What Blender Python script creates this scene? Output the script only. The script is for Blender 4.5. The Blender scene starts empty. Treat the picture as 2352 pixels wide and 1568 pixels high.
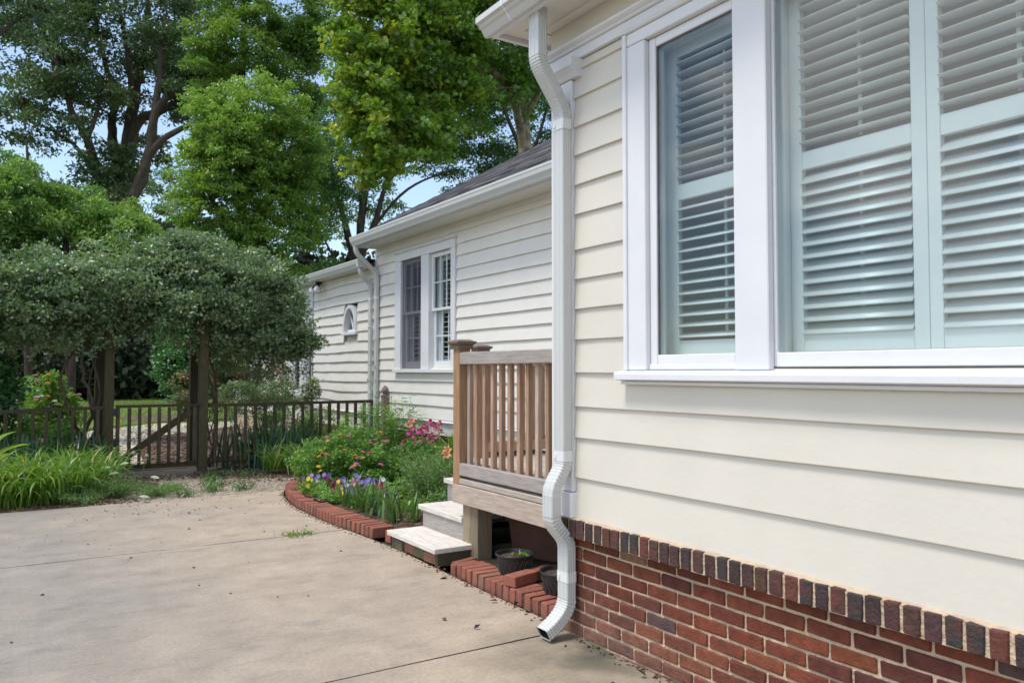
import bpy, math, random
import numpy as np
from mathutils import Vector

SC = bpy.context.scene
COL = SC.collection
PI = math.pi
rad = math.radians

# ------------------------------------------------------------------ camera
cam_d = bpy.data.cameras.new("camera")
cam = bpy.data.objects.new("camera", cam_d)
COL.objects.link(cam)
EYE = 1.315
cam.location = (0, 0, EYE)
cam.rotation_euler = (rad(90 + 2.134), 0, -math.atan(1173 / 1825.0))
cam_d.sensor_width = 36.0
cam_d.lens = 36.0 * 1825 / 2352
cam_d.clip_start = 0.05
cam_d.clip_end = 1000
cam_d.dof.use_dof = True
cam_d.dof.focus_distance = 4.7
cam_d.dof.aperture_fstop = 6.0
SC.camera = cam

# ------------------------------------------------------------------ sky and sun
SUN_EL, SUN_AZ = rad(65), rad(-84)          # azimuth from +Y towards +X
world = bpy.data.worlds.new("World")
SC.world = world
world.use_nodes = True
nt = world.node_tree
nt.nodes.clear()
wo = nt.nodes.new("ShaderNodeOutputWorld")
bg = nt.nodes.new("ShaderNodeBackground")
sky = nt.nodes.new("ShaderNodeTexSky")
sky.sky_type = 'NISHITA'
sky.sun_disc = False
sky.sun_elevation = SUN_EL
sky.sun_rotation = SUN_AZ
sky.air_density = 1.15
sky.dust_density = 0.2
sky.ozone_density = 3.0
# thin broken cloud mixed into the whole sky
tc = nt.nodes.new("ShaderNodeTexCoord")
mp = nt.nodes.new("ShaderNodeMapping")
mp.inputs['Scale'].default_value = (1, 1, 1.8)
mp.inputs['Location'].default_value = (1.75, .6, .9)
cn = nt.nodes.new("ShaderNodeTexNoise")
cn.inputs['Scale'].default_value = 2.3
cn.inputs['Detail'].default_value = 6
cr = nt.nodes.new("ShaderNodeValToRGB")
cr.color_ramp.elements[0].position = 0.50
cr.color_ramp.elements[1].position = 0.62
cr.color_ramp.elements[0].color = (.06, .06, .06, 1)
mx = nt.nodes.new("ShaderNodeMixRGB")
mx.inputs[2].default_value = (13.0, 12.9, 12.8, 1)
nt.links.new(tc.outputs['Generated'], mp.inputs['Vector'])
nt.links.new(mp.outputs[0], cn.inputs['Vector'])
nt.links.new(cn.outputs['Fac'], cr.inputs[0])
nt.links.new(cr.outputs[0], mx.inputs[0])
nt.links.new(sky.outputs[0], mx.inputs[1])
nt.links.new(mx.outputs[0], bg.inputs['Color'])
bg.inputs['Strength'].default_value = 0.15
nt.links.new(bg.outputs[0], wo.inputs[0])

sd = bpy.data.lights.new("sun", 'SUN')
sd.energy = 2.5
sd.angle = rad(16)
sd.color = (1.0, 0.94, 0.85)
sun = bpy.data.objects.new("sun", sd)
COL.objects.link(sun)
sv = Vector((math.sin(SUN_AZ) * math.cos(SUN_EL), math.cos(SUN_AZ) * math.cos(SUN_EL), math.sin(SUN_EL)))
sun.rotation_euler = (-sv).to_track_quat('-Z', 'Y').to_euler()
sun.location = (0, 0, 30)

vs = SC.view_settings
vs.view_transform = 'Standard'
vs.look = 'None'
vs.gamma = 1
vs.use_curve_mapping = False
vs.exposure = 0.42
SC.cycles.max_bounces = 12
SC.cycles.diffuse_bounces = 6
SC.cycles.transparent_max_bounces = 12

# ------------------------------------------------------------------ materials
def mat_base(name):
    m = bpy.data.materials.new(name)
    m.use_nodes = True
    t = m.node_tree
    b = t.nodes['Principled BSDF']
    return m, t, b

def nd(t, kind, **kw):
    n = t.nodes.new(kind)
    for k, v in kw.items():
        if k.startswith('i_'):
            key = k[2:]
            n.inputs[int(key) if key.isdigit() else key].default_value = v
        else:
            setattr(n, k, v)
    return n

def noise(t, vec, scale, detail=4, rough=.55):
    n = nd(t, 'ShaderNodeTexNoise')
    n.inputs['Scale'].default_value = scale
    n.inputs['Detail'].default_value = detail
    n.inputs['Roughness'].default_value = rough
    t.links.new(vec, n.inputs['Vector'])
    return n.outputs['Fac']

def maprange(t, v, a, b, c, d):
    n = nd(t, 'ShaderNodeMapRange')
    for k, x in zip(('From Min', 'From Max', 'To Min', 'To Max'), (a, b, c, d)):
        n.inputs[k].default_value = x
    t.links.new(v, n.inputs['Value'])
    return n.outputs[0]

def mixc(t, f, c1, c2, mode='MIX'):
    n = nd(t, 'ShaderNodeMixRGB', blend_type=mode)
    for k, c in ((0, f), (1, c1), (2, c2)):
        if hasattr(c, 'node'):
            t.links.new(c, n.inputs[k])
        else:
            n.inputs[k].default_value = c if k == 0 else (*c[:3], 1)
    return n.outputs[0]

def scaled_coord(t, sc=(1, 1, 1), kind='Object', loc=(0, 0, 0)):
    c = nd(t, 'ShaderNodeTexCoord')
    m = nd(t, 'ShaderNodeMapping')
    m.inputs['Scale'].default_value = sc
    m.inputs['Location'].default_value = loc
    t.links.new(c.outputs[kind], m.inputs['Vector'])
    return m.outputs[0]

def bump(t, b, h, strength, dist):
    n = nd(t, 'ShaderNodeBump')
    n.inputs['Strength'].default_value = strength
    n.inputs['Distance'].default_value = dist
    t.links.new(h, n.inputs['Height'])
    t.links.new(n.outputs[0], b.inputs['Normal'])

def simple(name, col, rough=.6, var=.12, scale=12, stretch=(1, 1, 1), bmp=(.3, .004), bscale=None, objcol=False,
           spec=.5, second=None, sscale=2.0, srange=(.45, .7), metal=0):
    """base colour (or object colour) x noise, optional stains of a second colour, fine relief"""
    m, t, b = mat_base(name)
    v = scaled_coord(t, stretch)
    if objcol:                                       # a random offset keeps shared meshes from repeating
        oi = nd(t, 'ShaderNodeObjectInfo')
        add = nd(t, 'ShaderNodeVectorMath', operation='MULTIPLY_ADD')
        comb = nd(t, 'ShaderNodeCombineXYZ')
        for k in range(3):
            t.links.new(oi.outputs['Random'], comb.inputs[k])
        t.links.new(comb.outputs[0], add.inputs[0])
        add.inputs[1].default_value = (37.0, 53.0, 71.0)
        t.links.new(v, add.inputs[2])
        v = add.outputs[0]
        base = oi.outputs['Color']
    else:
        base = col
    f = noise(t, v, scale)
    k = maprange(t, f, .25, .75, 1 - var, 1 + var)
    c = mixc(t, 1.0, base, k, 'MULTIPLY')
    if second is not None:
        s = maprange(t, noise(t, v, sscale, 5, .62), srange[0], srange[1], 0, 1)
        c = mixc(t, s, c, second)
    t.links.new(c, b.inputs['Base Color'])
    b.inputs['Roughness'].default_value = rough
    b.inputs['Specular IOR Level'].default_value = spec
    b.inputs['Metallic'].default_value = metal
    if bmp:
        bump(t, b, noise(t, v, bscale or scale * 4, 3), bmp[0], bmp[1])
    return m

M = {}
M['cream'] = simple('cream_paint', (.62, .578, .502), .5, .045, 2.2, bmp=(.32, .004), bscale=30, second=(.60, .555, .48), sscale=1.1, srange=(.62, .95))
M['cream_far'] = simple('lit_cream_paint', (.70, .672, .62), .5, .04, 3, bmp=(.3, .005), bscale=16, second=(.645, .615, .56), sscale=1.4, srange=(.6, .95))  # same cream paint as the near wall, brighter bounce light put into its colour
M['white'] = simple('white_paint', (.68, .68, .695), .42, .03, 5, bmp=(.22, .003), bscale=40)
M['vinyl'] = simple('downspout_enamel', (.53, .535, .52), .30, .015, 3, bmp=None, second=(.60, .56, .48), sscale=2.6, srange=(.68, .92))
M['soffit'] = simple('soffit_paint', (.70, .675, .62), .5, .03, 4, bmp=None)
M['shutter'] = simple('shutter_paint', (.655, .665, .665), .4, .02, 6, bmp=None)
M['strap'] = simple('strap_enamel', (.68, .68, .68), .3, .03, 8, bmp=None)
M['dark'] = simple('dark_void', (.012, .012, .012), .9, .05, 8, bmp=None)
M['gap'] = simple('old_caulk', (.10, .10, .10), .8, .3, 30, bmp=None)
M['interior'] = simple('room_wall', (.50, .46, .40), .9, .1, 3, bmp=None)
M['brick'] = simple('wall_brick', (.3, .1, .06), .85, .30, 22, bmp=(.9, .006), bscale=90, objcol=True, spec=.25, second=(.055, .030, .020), sscale=7, srange=(.58, .85))
M['ledge_brick'] = simple('ledge_brick', (.1, .05, .04), .75, .35, 22, bmp=(1.0, .008), bscale=80, objcol=True, spec=.4, second=(.13, .035, .022), sscale=9, srange=(.52, .75))
M['edge_brick'] = simple('edging_brick', (.36, .12, .07), .9, .16, 25, bmp=(.6, .004), bscale=120, objcol=True, spec=.2, second=(.24, .12, .085), sscale=6, srange=(.6, .9))
M['mortar'] = simple('mortar', (.52, .40, .285), .95, .22, 18, bmp=(1.0, .012), bscale=70, spec=.1, second=(.32, .27, .22), sscale=3, srange=(.55, .8))
M['joint'] = simple('edging_joint', (.085, .062, .048), .95, .3, 20, bmp=(1.0, .01), bscale=70, spec=.1)
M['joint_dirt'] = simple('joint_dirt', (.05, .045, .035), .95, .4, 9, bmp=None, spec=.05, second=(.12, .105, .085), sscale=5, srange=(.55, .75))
M['soil'] = simple('soil', (.085, .058, .042), .95, .55, 9, bmp=(1.0, .03), bscale=40, spec=.1, second=(.20, .15, .115), sscale=14, srange=(.5, .72))
M['deckwood_y'] = simple('weathered_wood_y', (.3, .27, .24), .8, .26, 14, (7, .55, 7), bmp=(.5, .003), objcol=True, spec=.2, second=(.20, .165, .14), sscale=5, srange=(.60, .9))
M['deckwood_x'] = simple('weathered_wood_x', (.3, .27, .24), .8, .26, 14, (.55, 7, 7), bmp=(.5, .003), objcol=True, spec=.2, second=(.20, .165, .14), sscale=5, srange=(.60, .9))
M['deckwood_z'] = simple('weathered_wood_z', (.3, .27, .24), .8, .34, 14, (7, 7, .5), bmp=(.5, .003), objcol=True, spec=.2, second=(.30, .155, .085), sscale=4.5, srange=(.45, .8))
M['fencewood'] = simple('old_fence_wood', (.1, .085, .06), .9, .4, 14, (6, 6, .8), bmp=(.6, .004), objcol=True, spec=.1, second=(.065, .065, .032), sscale=3, srange=(.45, .75))
M['shingle'] = simple('asphalt_shingle', (.07, .07, .075), .95, .35, 40, bmp=(1.0, .006), bscale=160, objcol=True, spec=.1)
M['terracotta'] = simple('terracotta', (.085, .034, .020), .8, .18, 9, bmp=(.3, .003))  # clay kept very dark to carry the shade under the deck
M['pot'] = simple('black_pot', (.022, .021, .022), .42, .2, 12, bmp=None)
M['potlattice'] = simple('pot_lattice', (.05, .045, .045), .5, .2, 12, bmp=None)
M['iron'] = simple('black_iron', (.02, .02, .022), .5, .2, 12, bmp=None)
M['valve'] = simple('painted_pipe', (.05, .085, .07), .5, .3, 12, bmp=(.4, .003))
M['bulb'] = simple('lamp_glass', (.75, .76, .76), .12, .02, 4, bmp=None, spec=.8)
M['bark'] = simple('bark', (.075, .062, .05), .95, .35, 7, (4, 4, .8), bmp=(1.0, .05), bscale=12, spec=.1, second=(.13, .12, .10), sscale=2, srange=(.5, .8))
M['palebark'] = simple('sycamore_bark', (.27, .235, .17), .9, .3, 4, bmp=(.5, .02), spec=.1, second=(.10, .085, .06), sscale=3, srange=(.42, .62))
M['cane'] = simple('rose_cane', (.085, .065, .05), .9, .3, 10, bmp=None, spec=.1)
M['stem'] = simple('green_stem', (.10, .16, .05), .6, .2, 10, bmp=None)
M['chip'] = simple('bark_chip', (.1, .06, .04), .95, .4, 20, bmp=None, objcol=False, spec=.1, second=(.22, .16, .11), sscale=9, srange=(.45, .6))
M['litter'] = simple('dry_leaf', (.12, .055, .03), .9, .4, 14, bmp=None, second=(.03, .02, .015), sscale=8, srange=(.42, .6))
M['pebble'] = simple('pebble', (.46, .40, .32), .85, .3, 14, bmp=None, second=(.22, .17, .13), sscale=9, srange=(.45, .62))

# concrete drive: tan with grey areas and dark streaks lying along the joints
m, t, b = mat_base('concrete')
v = scaled_coord(t)
vst = scaled_coord(t, (.8, 1.9, 1))
geo = nd(t, 'ShaderNodeNewGeometry')
sep = nd(t, 'ShaderNodeSeparateXYZ'); t.links.new(geo.outputs['Position'], sep.inputs[0])
big = noise(t, v, .55, 3)
side = maprange(t, sep.outputs['X'], .3, 2.5, .95, .0)
addn = nd(t, 'ShaderNodeMath', operation='ADD'); t.links.new(side, addn.inputs[0]); t.links.new(maprange(t, big, .3, .7, -.35, .35), addn.inputs[1])
cl = nd(t, 'ShaderNodeClamp'); t.links.new(addn.outputs[0], cl.inputs[0])
c = mixc(t, cl.outputs[0], (.40, .322, .242), (.265, .236, .202))
st = maprange(t, noise(t, vst, 2.6, 10, .74), .53, .74, 0, .55)
c = mixc(t, st, c, (.125, .112, .10))
st2 = maprange(t, noise(t, vst, 16, 8, .75), .56, .72, 0, .55)
c = mixc(t, st2, c, (.13, .115, .10))
rust = maprange(t, noise(t, v, 1.5, 3), .68, .82, 0, .45)
c = mixc(t, rust, c, (.44, .25, .13))
c = mixc(t, 1.0, c, maprange(t, noise(t, v, 55, 5, .8), .3, .7, .80, 1.20), 'MULTIPLY')
c = mixc(t, 1.0, c, maprange(t, noise(t, v, 170, 3, .8), .3, .7, .86, 1.14), 'MULTIPLY')
c = mixc(t, 1.0, c, maprange(t, noise(t, v, 3.5, 5, .65), .3, .7, .84, 1.14), 'MULTIPLY')
# damp algae stain where the downspout empties
vm = nd(t, 'ShaderNodeVectorMath', operation='DISTANCE'); t.links.new(geo.outputs['Position'], vm.inputs[0]); vm.inputs[1].default_value = (2.35, 2.95, 0)
dm = maprange(t, vm.outputs['Value'], .05, .65, .95, 0)
dmn = nd(t, 'ShaderNodeMath', operation='MULTIPLY'); t.links.new(dm, dmn.inputs[0]); t.links.new(maprange(t, noise(t, v, 4, 4), .3, .6, .35, 1), dmn.inputs[1])
c = mixc(t, dmn.outputs[0], c, (.085, .085, .06))
t.links.new(c, b.inputs['Base Color'])
b.inputs['Roughness'].default_value = .85
b.inputs['Specular IOR Level'].default_value = .25
bump(t, b, noise(t, v, 90, 4, .7), .45, .004)
M['concrete'] = m

# gravel / mulch / lawn sheets
M['gravel'] = simple('pale_gravel', (.40, .345, .27), .95, .35, 40, bmp=(1.0, .02), bscale=60, spec=.1, second=(.17, .13, .095), sscale=5, srange=(.5, .75))
M['farpath'] = simple('sunny_gravel', (.55, .49, .40), .95, .2, 20, bmp=(1.0, .02), bscale=50, spec=.1)
M['mulch'] = simple('mulch', (.19, .145, .115), .95, .5, 25, bmp=(1.0, .03), bscale=60, spec=.1, second=(.085, .06, .045), sscale=9, srange=(.45, .65))
M['lawn'] = simple('lawn_turf', (.13, .20, .045), .9, .3, 3, bmp=(1.0, .05), bscale=25, spec=.1, second=(.22, .24, .07), sscale=.5, srange=(.4, .7))
M['ground'] = simple('rough_ground', (.07, .085, .035), .95, .5, 2, bmp=(1.0, .05), bscale=10, spec=.1, second=(.09, .065, .045), sscale=.8, srange=(.4, .65))

# glass: mostly clear, slightly green, Fresnel mirror
m, t, b = mat_base('window_glass')
t.nodes.remove(b)
tr = nd(t, 'ShaderNodeBsdfTransparent'); tr.inputs[0].default_value = (.895, .938, .938, 1)
gl = nd(t, 'ShaderNodeBsdfGlossy'); gl.inputs['Roughness'].default_value = .02
geo = nd(t, 'ShaderNodeNewGeometry')
dt = nd(t, 'ShaderNodeVectorMath', operation='DOT_PRODUCT'); t.links.new(geo.outputs['Incoming'], dt.inputs[0]); t.links.new(geo.outputs['Normal'], dt.inputs[1])
ab = nd(t, 'ShaderNodeMath', operation='ABSOLUTE'); t.links.new(dt.outputs['Value'], ab.inputs[0])
om = nd(t, 'ShaderNodeMath', operation='SUBTRACT'); om.inputs[0].default_value = 1.0; t.links.new(ab.outputs[0], om.inputs[1])
pw = nd(t, 'ShaderNodeMath', operation='POWER'); t.links.new(om.outputs[0], pw.inputs[0]); pw.inputs[1].default_value = 5.0
fr = nd(t, 'ShaderNodeMath', operation='MULTIPLY_ADD'); t.links.new(pw.outputs[0], fr.inputs[0]); fr.inputs[1].default_value = .96; fr.inputs[2].default_value = .045
mxs = nd(t, 'ShaderNodeMixShader')
t.links.new(fr.outputs[0], mxs.inputs[0]); t.links.new(tr.outputs[0], mxs.inputs[1]); t.links.new(gl.outputs[0], mxs.inputs[2])
t.links.new(mxs.outputs[0], t.nodes['Material Output'].inputs[0])
M['glass'] = m
m, t, b = mat_base('insect_screen')
t.nodes.remove(b)
tr = nd(t, 'ShaderNodeBsdfTransparent'); tr.inputs[0].default_value = (.80, .80, .82, 1)
gl = nd(t, 'ShaderNodeBsdfDiffuse'); gl.inputs[0].default_value = (.16, .16, .18, 1)
mxs = nd(t, 'ShaderNodeMixShader'); mxs.inputs[0].default_value = .17
t.links.new(tr.outputs[0], mxs.inputs[1]); t.links.new(gl.outputs[0], mxs.inputs[2])
t.links.new(mxs.outputs[0], t.nodes['Material Output'].inputs[0])
M['screen'] = m

def leafmat(name, stops, rough=.42, trans=.42, spec=.5, tcol=(1.25, 1.35, .55)):
    """leaf colour from the per-leaf 'tint' attribute; light also comes through the blade"""
    m, t, b = mat_base(name)
    at = nd(t, 'ShaderNodeAttribute', attribute_name='tint')
    r = nd(t, 'ShaderNodeValToRGB')
    e = r.color_ramp.elements
    while len(e) < len(stops):
        e.new(.5)
    for el, (p, c) in zip(e, stops):
        el.position = p
        el.color = (*c, 1)
    t.links.new(at.outputs['Fac'], r.inputs[0])
    t.links.new(r.outputs[0], b.inputs['Base Color'])
    b.inputs['Roughness'].default_value = rough
    b.inputs['Specular IOR Level'].default_value = spec
    tl = nd(t, 'ShaderNodeBsdfTranslucent')
    t.links.new(mixc(t, 1.0, r.outputs[0], tcol, 'MULTIPLY'), tl.inputs[0])
    mx = nd(t, 'ShaderNodeMixShader'); mx.inputs[0].default_value = trans
    t.links.new(b.outputs[0], mx.inputs[1]); t.links.new(tl.outputs[0], mx.inputs[2])
    t.links.new(mx.outputs[0], t.nodes['Material Output'].inputs[0])
    return m

M['leaf_oak'] = leafmat('oak_leaf', [(0, (0.046, 0.088, 0.042)), (.5, (0.080, 0.138, 0.057)), (1, (0.136, 0.198, 0.073))], .34, .34, .7)
M['leaf_maple'] = leafmat('maple_leaf', [(0, (0.110, 0.205, 0.037)), (.5, (0.175, 0.302, 0.052)), (1, (0.273, 0.410, 0.074))], .32, .45, .7)
M['leaf_lime'] = leafmat('young_leaf', [(0, (0.091, 0.176, 0.033)), (.5, (0.143, 0.247, 0.046)), (1, (0.215, 0.325, 0.058))], .36, .48, .6)
M['leaf_syc'] = leafmat('sycamore_leaf', [(0, (0.080, 0.167, 0.029)), (.5, (0.138, 0.254, 0.038)), (.85, (0.217, 0.312, 0.043)), (1, (0.348, 0.392, 0.051))], .34, .5, .6)
M['leaf_dark'] = leafmat('dark_leaf', [(0, (0.049, 0.116, 0.036)), (.5, (0.085, 0.179, 0.049)), (1, (0.157, 0.269, 0.067))], .34, .45, .6)
M['leaf_bush'] = leafmat('bush_leaf', [(0, (0.090, 0.180, 0.046)), (.5, (0.154, 0.278, 0.064)), (1, (0.252, 0.378, 0.100))], .34, .45, .6)
M['leaf_rose'] = leafmat('rose_leaf', [(0, (.09, .16, .075)), (.6, (.18, .265, .145)), (.9, (.28, .35, .21)), (.96, (.34, .25, .09)), (1, (.42, .33, .21))], .42, .38, 1.0)
M['leaf_redrose'] = leafmat('red_tipped_leaf', [(0, (0.045, 0.105, 0.045)), (.6, (0.105, 0.180, 0.090)), (.8, (0.165, 0.180, 0.075)), (.92, (0.330, 0.135, 0.083)), (1, (0.450, 0.195, 0.120))], .4, .3)
M['leaf_holly'] = leafmat('glossy_leaf', [(0, (0.046, 0.126, 0.046)), (.5, (0.082, 0.208, 0.072)), (1, (0.144, 0.306, 0.108))], .28, .22, .6)
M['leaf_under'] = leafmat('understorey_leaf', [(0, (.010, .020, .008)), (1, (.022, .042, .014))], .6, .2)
M['leaf_bed'] = leafmat('bed_leaf', [(0, (0.073, 0.176, 0.037)), (.5, (0.132, 0.278, 0.051)), (1, (0.234, 0.395, 0.081))], .42, .35)
M['leaf_fern'] = leafmat('ferny_leaf', [(0, (0.086, 0.172, 0.051)), (.5, (0.143, 0.250, 0.079)), (1, (0.243, 0.329, 0.129))], .5, .35)
M['blade'] = leafmat('daylily_blade', [(0, (0.073, 0.158, 0.026)), (.5, (0.132, 0.251, 0.040)), (.9, (0.224, 0.343, 0.066)), (1, (0.475, 0.396, 0.158))], .4, .35)
M['iris'] = leafmat('iris_blade', [(0, (0.039, 0.098, 0.058)), (.5, (0.065, 0.143, 0.072)), (1, (0.117, 0.208, 0.085))], .45, .25)
M['irisgreen'] = leafmat('young_iris_blade', [(0, (.06, .13, .035)), (.5, (.09, .18, .05)), (1, (.14, .24, .07))], .42, .3)
M['canna'] = leafmat('canna_leaf', [(0, (.12, .22, .03)), (.5, (.22, .34, .04)), (1, (.32, .42, .06))], .35, .45)
M['grassblade'] = leafmat('grass_blade', [(0, (.10, .17, .03)), (.5, (.16, .24, .045)), (1, (.26, .30, .08))], .6, .3)
def petal(name, objcol=True, col=(1, 1, 1)):
    m, t, b = mat_base(name)
    oi = nd(t, 'ShaderNodeObjectInfo')
    c = mixc(t, 1.0, oi.outputs['Color'] if objcol else col, maprange(t, noise(t, scaled_coord(t), 60, 3), .3, .7, .8, 1.15), 'MULTIPLY')
    t.links.new(c, b.inputs['Base Color'])
    b.inputs['Roughness'].default_value = .6
    tl = nd(t, 'ShaderNodeBsdfTranslucent'); t.links.new(c, tl.inputs[0])
    mx = nd(t, 'ShaderNodeMixShader'); mx.inputs[0].default_value = .3
    t.links.new(b.outputs[0], mx.inputs[1]); t.links.new(tl.outputs[0], mx.inputs[2])
    t.links.new(mx.outputs[0], t.nodes['Material Output'].inputs[0])
    return m
M['petal'] = petal('petal')
M['cone'] = simple('cone_centre', (.20, .06, .015), .7, .4, 90, bmp=(.8, .004), bscale=200)

# ------------------------------------------------------------------ geometry helpers
ORG = {}

class G:
    def __init__(s):
        s.v, s.f = [], []
    def add(s, verts, faces):
        o = len(s.v)
        s.v.extend([tuple(p) for p in verts])
        s.f.extend([[i + o for i in f] for f in faces])
        return s
    def box(s, x0, x1, y0, y1, z0, z1, c=0.0, jit=0.0, rng=None):
        x0, x1 = min(x0, x1), max(x0, x1); y0, y1 = min(y0, y1), max(y0, y1); z0, z1 = min(z0, z1), max(z0, z1)
        if c <= 0:
            return s.add([(x0, y0, z0), (x1, y0, z0), (x1, y1, z0), (x0, y1, z0), (x0, y0, z1), (x1, y0, z1), (x1, y1, z1), (x0, y1, z1)],
                         [(0, 3, 2, 1), (4, 5, 6, 7), (0, 1, 5, 4), (1, 2, 6, 5), (2, 3, 7, 6), (3, 0, 4, 7)])
        lo, hi = (x0, y0, z0), (x1, y1, z1)
        c = min(c, .45 * min(hi[k] - lo[k] for k in range(3)))
        vs, idx = [], {}
        for sx in (0, 1):
            for sy in (0, 1):
                for sz in (0, 1):
                    sg = (sx, sy, sz)
                    full = [hi[k] if sg[k] else lo[k] for k in range(3)]
                    ins = [hi[k] - c if sg[k] else lo[k] + c for k in range(3)]
                    for ax in range(3):
                        p = list(ins); p[ax] = full[ax]
                        if jit:
                            p = [q + rng.uniform(-jit, jit) for q in p]
                        idx[(sg, ax)] = len(vs); vs.append(p)
        fs = []
        for ax in range(3):
            a, bb = (ax + 1) % 3, (ax + 2) % 3
            for d in (0, 1):
                q = []
                for (u, w) in ((0, 0), (1, 0), (1, 1), (0, 1)):
                    sg = [0, 0, 0]; sg[ax] = d; sg[a] = u; sg[bb] = w
                    q.append(idx[(tuple(sg), ax)])
                fs.append(q if d else q[::-1])
        for ax in range(3):                           # chamfer strips along axis ax
            a, bb = (ax + 1) % 3, (ax + 2) % 3
            for u in (0, 1):
                for w in (0, 1):
                    def k(e, fa):
                        sg = [0, 0, 0]; sg[ax] = e; sg[a] = u; sg[bb] = w
                        return idx[(tuple(sg), fa)]
                    q = [k(0, a), k(1, a), k(1, bb), k(0, bb)]
                    fs.append(q if u == w else q[::-1])
        for sx in (0, 1):
            for sy in (0, 1):
                for sz in (0, 1):
                    sg = (sx, sy, sz)
                    q = [idx[(sg, 0)], idx[(sg, 1)], idx[(sg, 2)]]
                    fs.append(q if (sx + sy + sz) % 2 else q[::-1])
        return s.add(vs, fs)
    def prism(s, prof, axis, a0, a1, cap=True):
        """profile of 2-D points swept along an axis; the 2-D coordinates are the other two axes in x,y,z order"""
        n = len(prof)
        def mk(a, p):
            if axis == 'x': return (a, p[0], p[1])
            if axis == 'y': return (p[0], a, p[1])
            return (p[0], p[1], a)
        vs = [mk(a0, p) for p in prof] + [mk(a1, p) for p in prof]
        fs = [(i, (i + 1) % n, n + (i + 1) % n, n + i) for i in range(n)]
        if cap:
            fs += [tuple(range(n))[::-1], tuple(range(n, 2 * n))]
        return s.add(vs, fs)
    def tube(s, pts, radii, n=8, cap=True, squash=None):
        pts = [Vector(p) for p in pts]
        if not hasattr(radii, '__len__'):
            radii = [radii] * len(pts)
        up = None
        vs, fs = [], []
        for i, p in enumerate(pts):
            d = (pts[min(i + 1, len(pts) - 1)] - pts[max(i - 1, 0)])
            d = d.normalized() if d.length > 1e-9 else Vector((0, 0, 1))
            if up is None:
                up = Vector((1, 0, 0)) if abs(d.x) < .8 else Vector((0, 1, 0))
            u = (up - d * up.dot(d)).normalized(); w = d.cross(u); up = u
            for k in range(n):
                an = 2 * PI * k / n
                vs.append(p + (u * math.cos(an) + w * math.sin(an)) * radii[i])
        for i in range(len(pts) - 1):
            for k in range(n):
                a, bq = i * n + k, i * n + (k + 1) % n
                fs.append((a, bq, bq + n, a + n))
        if cap:
            fs += [tuple(range(n))[::-1], tuple(range(len(vs) - n, len(vs)))]
        return s.add(vs, fs)
    def lathe(s, prof, c, n=20, cap=True):
        vs, fs = [], []
        for r, z in prof:
            for k in range(n):
                a = 2 * PI * k / n
                vs.append((c[0] + r * math.cos(a), c[1] + r * math.sin(a), c[2] + z))
        for i in range(len(prof) - 1):
            for k in range(n):
                a, bq = i * n + k, i * n + (k + 1) % n
                fs.append((a, bq, bq + n, a + n))
        if cap:
            fs += [tuple(range(n))[::-1], tuple(range(len(vs) - n, len(vs)))]
        return s.add(vs, fs)
    def sweep(s, path, prof, side):
        """2-D profile swept along a path in the XZ plane at fixed Y: prof = (in-plane normal, y) pairs"""
        pts = [Vector(p) for p in path]
        n = len(prof); vs, fs = [], []
        for i, p in enumerate(pts):
            d = (pts[min(i + 1, len(pts) - 1)] - pts[max(i - 1, 0)]).normalized()
            nn = Vector((d.z, 0, -d.x))
            for a, bq in prof:
                vs.append(p + nn * a + Vector((0, bq, 0)))
        for i in range(len(pts) - 1):
            for k in range(n):
                a, bq = i * n + k, i * n + (k + 1) % n
                fs.append((a, bq, bq + n, a + n))
        return s.add(vs, fs)

def world_org(o):
    return ORG.get(o.name, np.zeros(3)) if o is not None else np.zeros(3)

def put(o, parent, org):
    COL.objects.link(o)
    if parent is not None:
        o.parent = parent
    ORG[o.name] = np.array(org, float)
    o.location = tuple(np.array(org, float) - world_org(parent))
    return o

def node(name, loc, label, cat, group=None):
    o = bpy.data.objects.new(name, None)
    o.empty_display_size = .1
    put(o, None, loc)
    return tag(o, label, cat, group)

def tag(o, label=None, cat=None, group=None, kind=None):
    if label: o['label'] = label
    if cat: o['category'] = cat
    if group: o['group'] = group
    if kind: o['kind'] = kind
    return o

def np_mesh(name, V, loops, counts, mat, tint=None, smooth=False):
    me = bpy.data.meshes.new(name)
    V = np.ascontiguousarray(V, dtype=np.float32)
    loops = np.ascontiguousarray(loops, dtype=np.int32).ravel()
    counts = np.ascontiguousarray(counts, dtype=np.int32)
    me.vertices.add(len(V)); me.vertices.foreach_set('co', V.ravel())
    me.loops.add(len(loops)); me.loops.foreach_set('vertex_index', loops)
    me.polygons.add(len(counts))
    starts = np.concatenate(([0], np.cumsum(counts)[:-1])).astype(np.int32)
    me.polygons.foreach_set('loop_start', starts)
    me.polygons.foreach_set('loop_total', counts)
    if tint is not None:
        at = me.attributes.new('tint', 'FLOAT', 'POINT')
        at.data.foreach_set('value', np.ascontiguousarray(tint, dtype=np.float32))
    if smooth:
        me.polygons.foreach_set('use_smooth', np.ones(len(counts), dtype=bool))
    me.update(calc_edges=True)
    me.materials.append(mat)
    return me

def obj(name, g, mat, parent=None, smooth=False, color=None, org=None):
    """one mesh object from a G in world coordinates"""
    if org is None:
        org = world_org(parent) if parent is not None else np.mean(np.array(g.v), axis=0)
    me = bpy.data.meshes.new(name)
    me.from_pydata([tuple(np.array(p) - org) for p in g.v], [], g.f)
    me.materials.append(M[mat] if isinstance(mat, str) else mat)
    if smooth:
        me.polygons.foreach_set('use_smooth', np.ones(len(me.polygons), dtype=bool))
        if smooth is not True:
            me.set_sharp_from_angle(angle=rad(smooth))
    o = bpy.data.objects.new(name, me)
    put(o, parent, org)
    if color is not None:
        o.color = (*color, 1)
    return o

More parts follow.
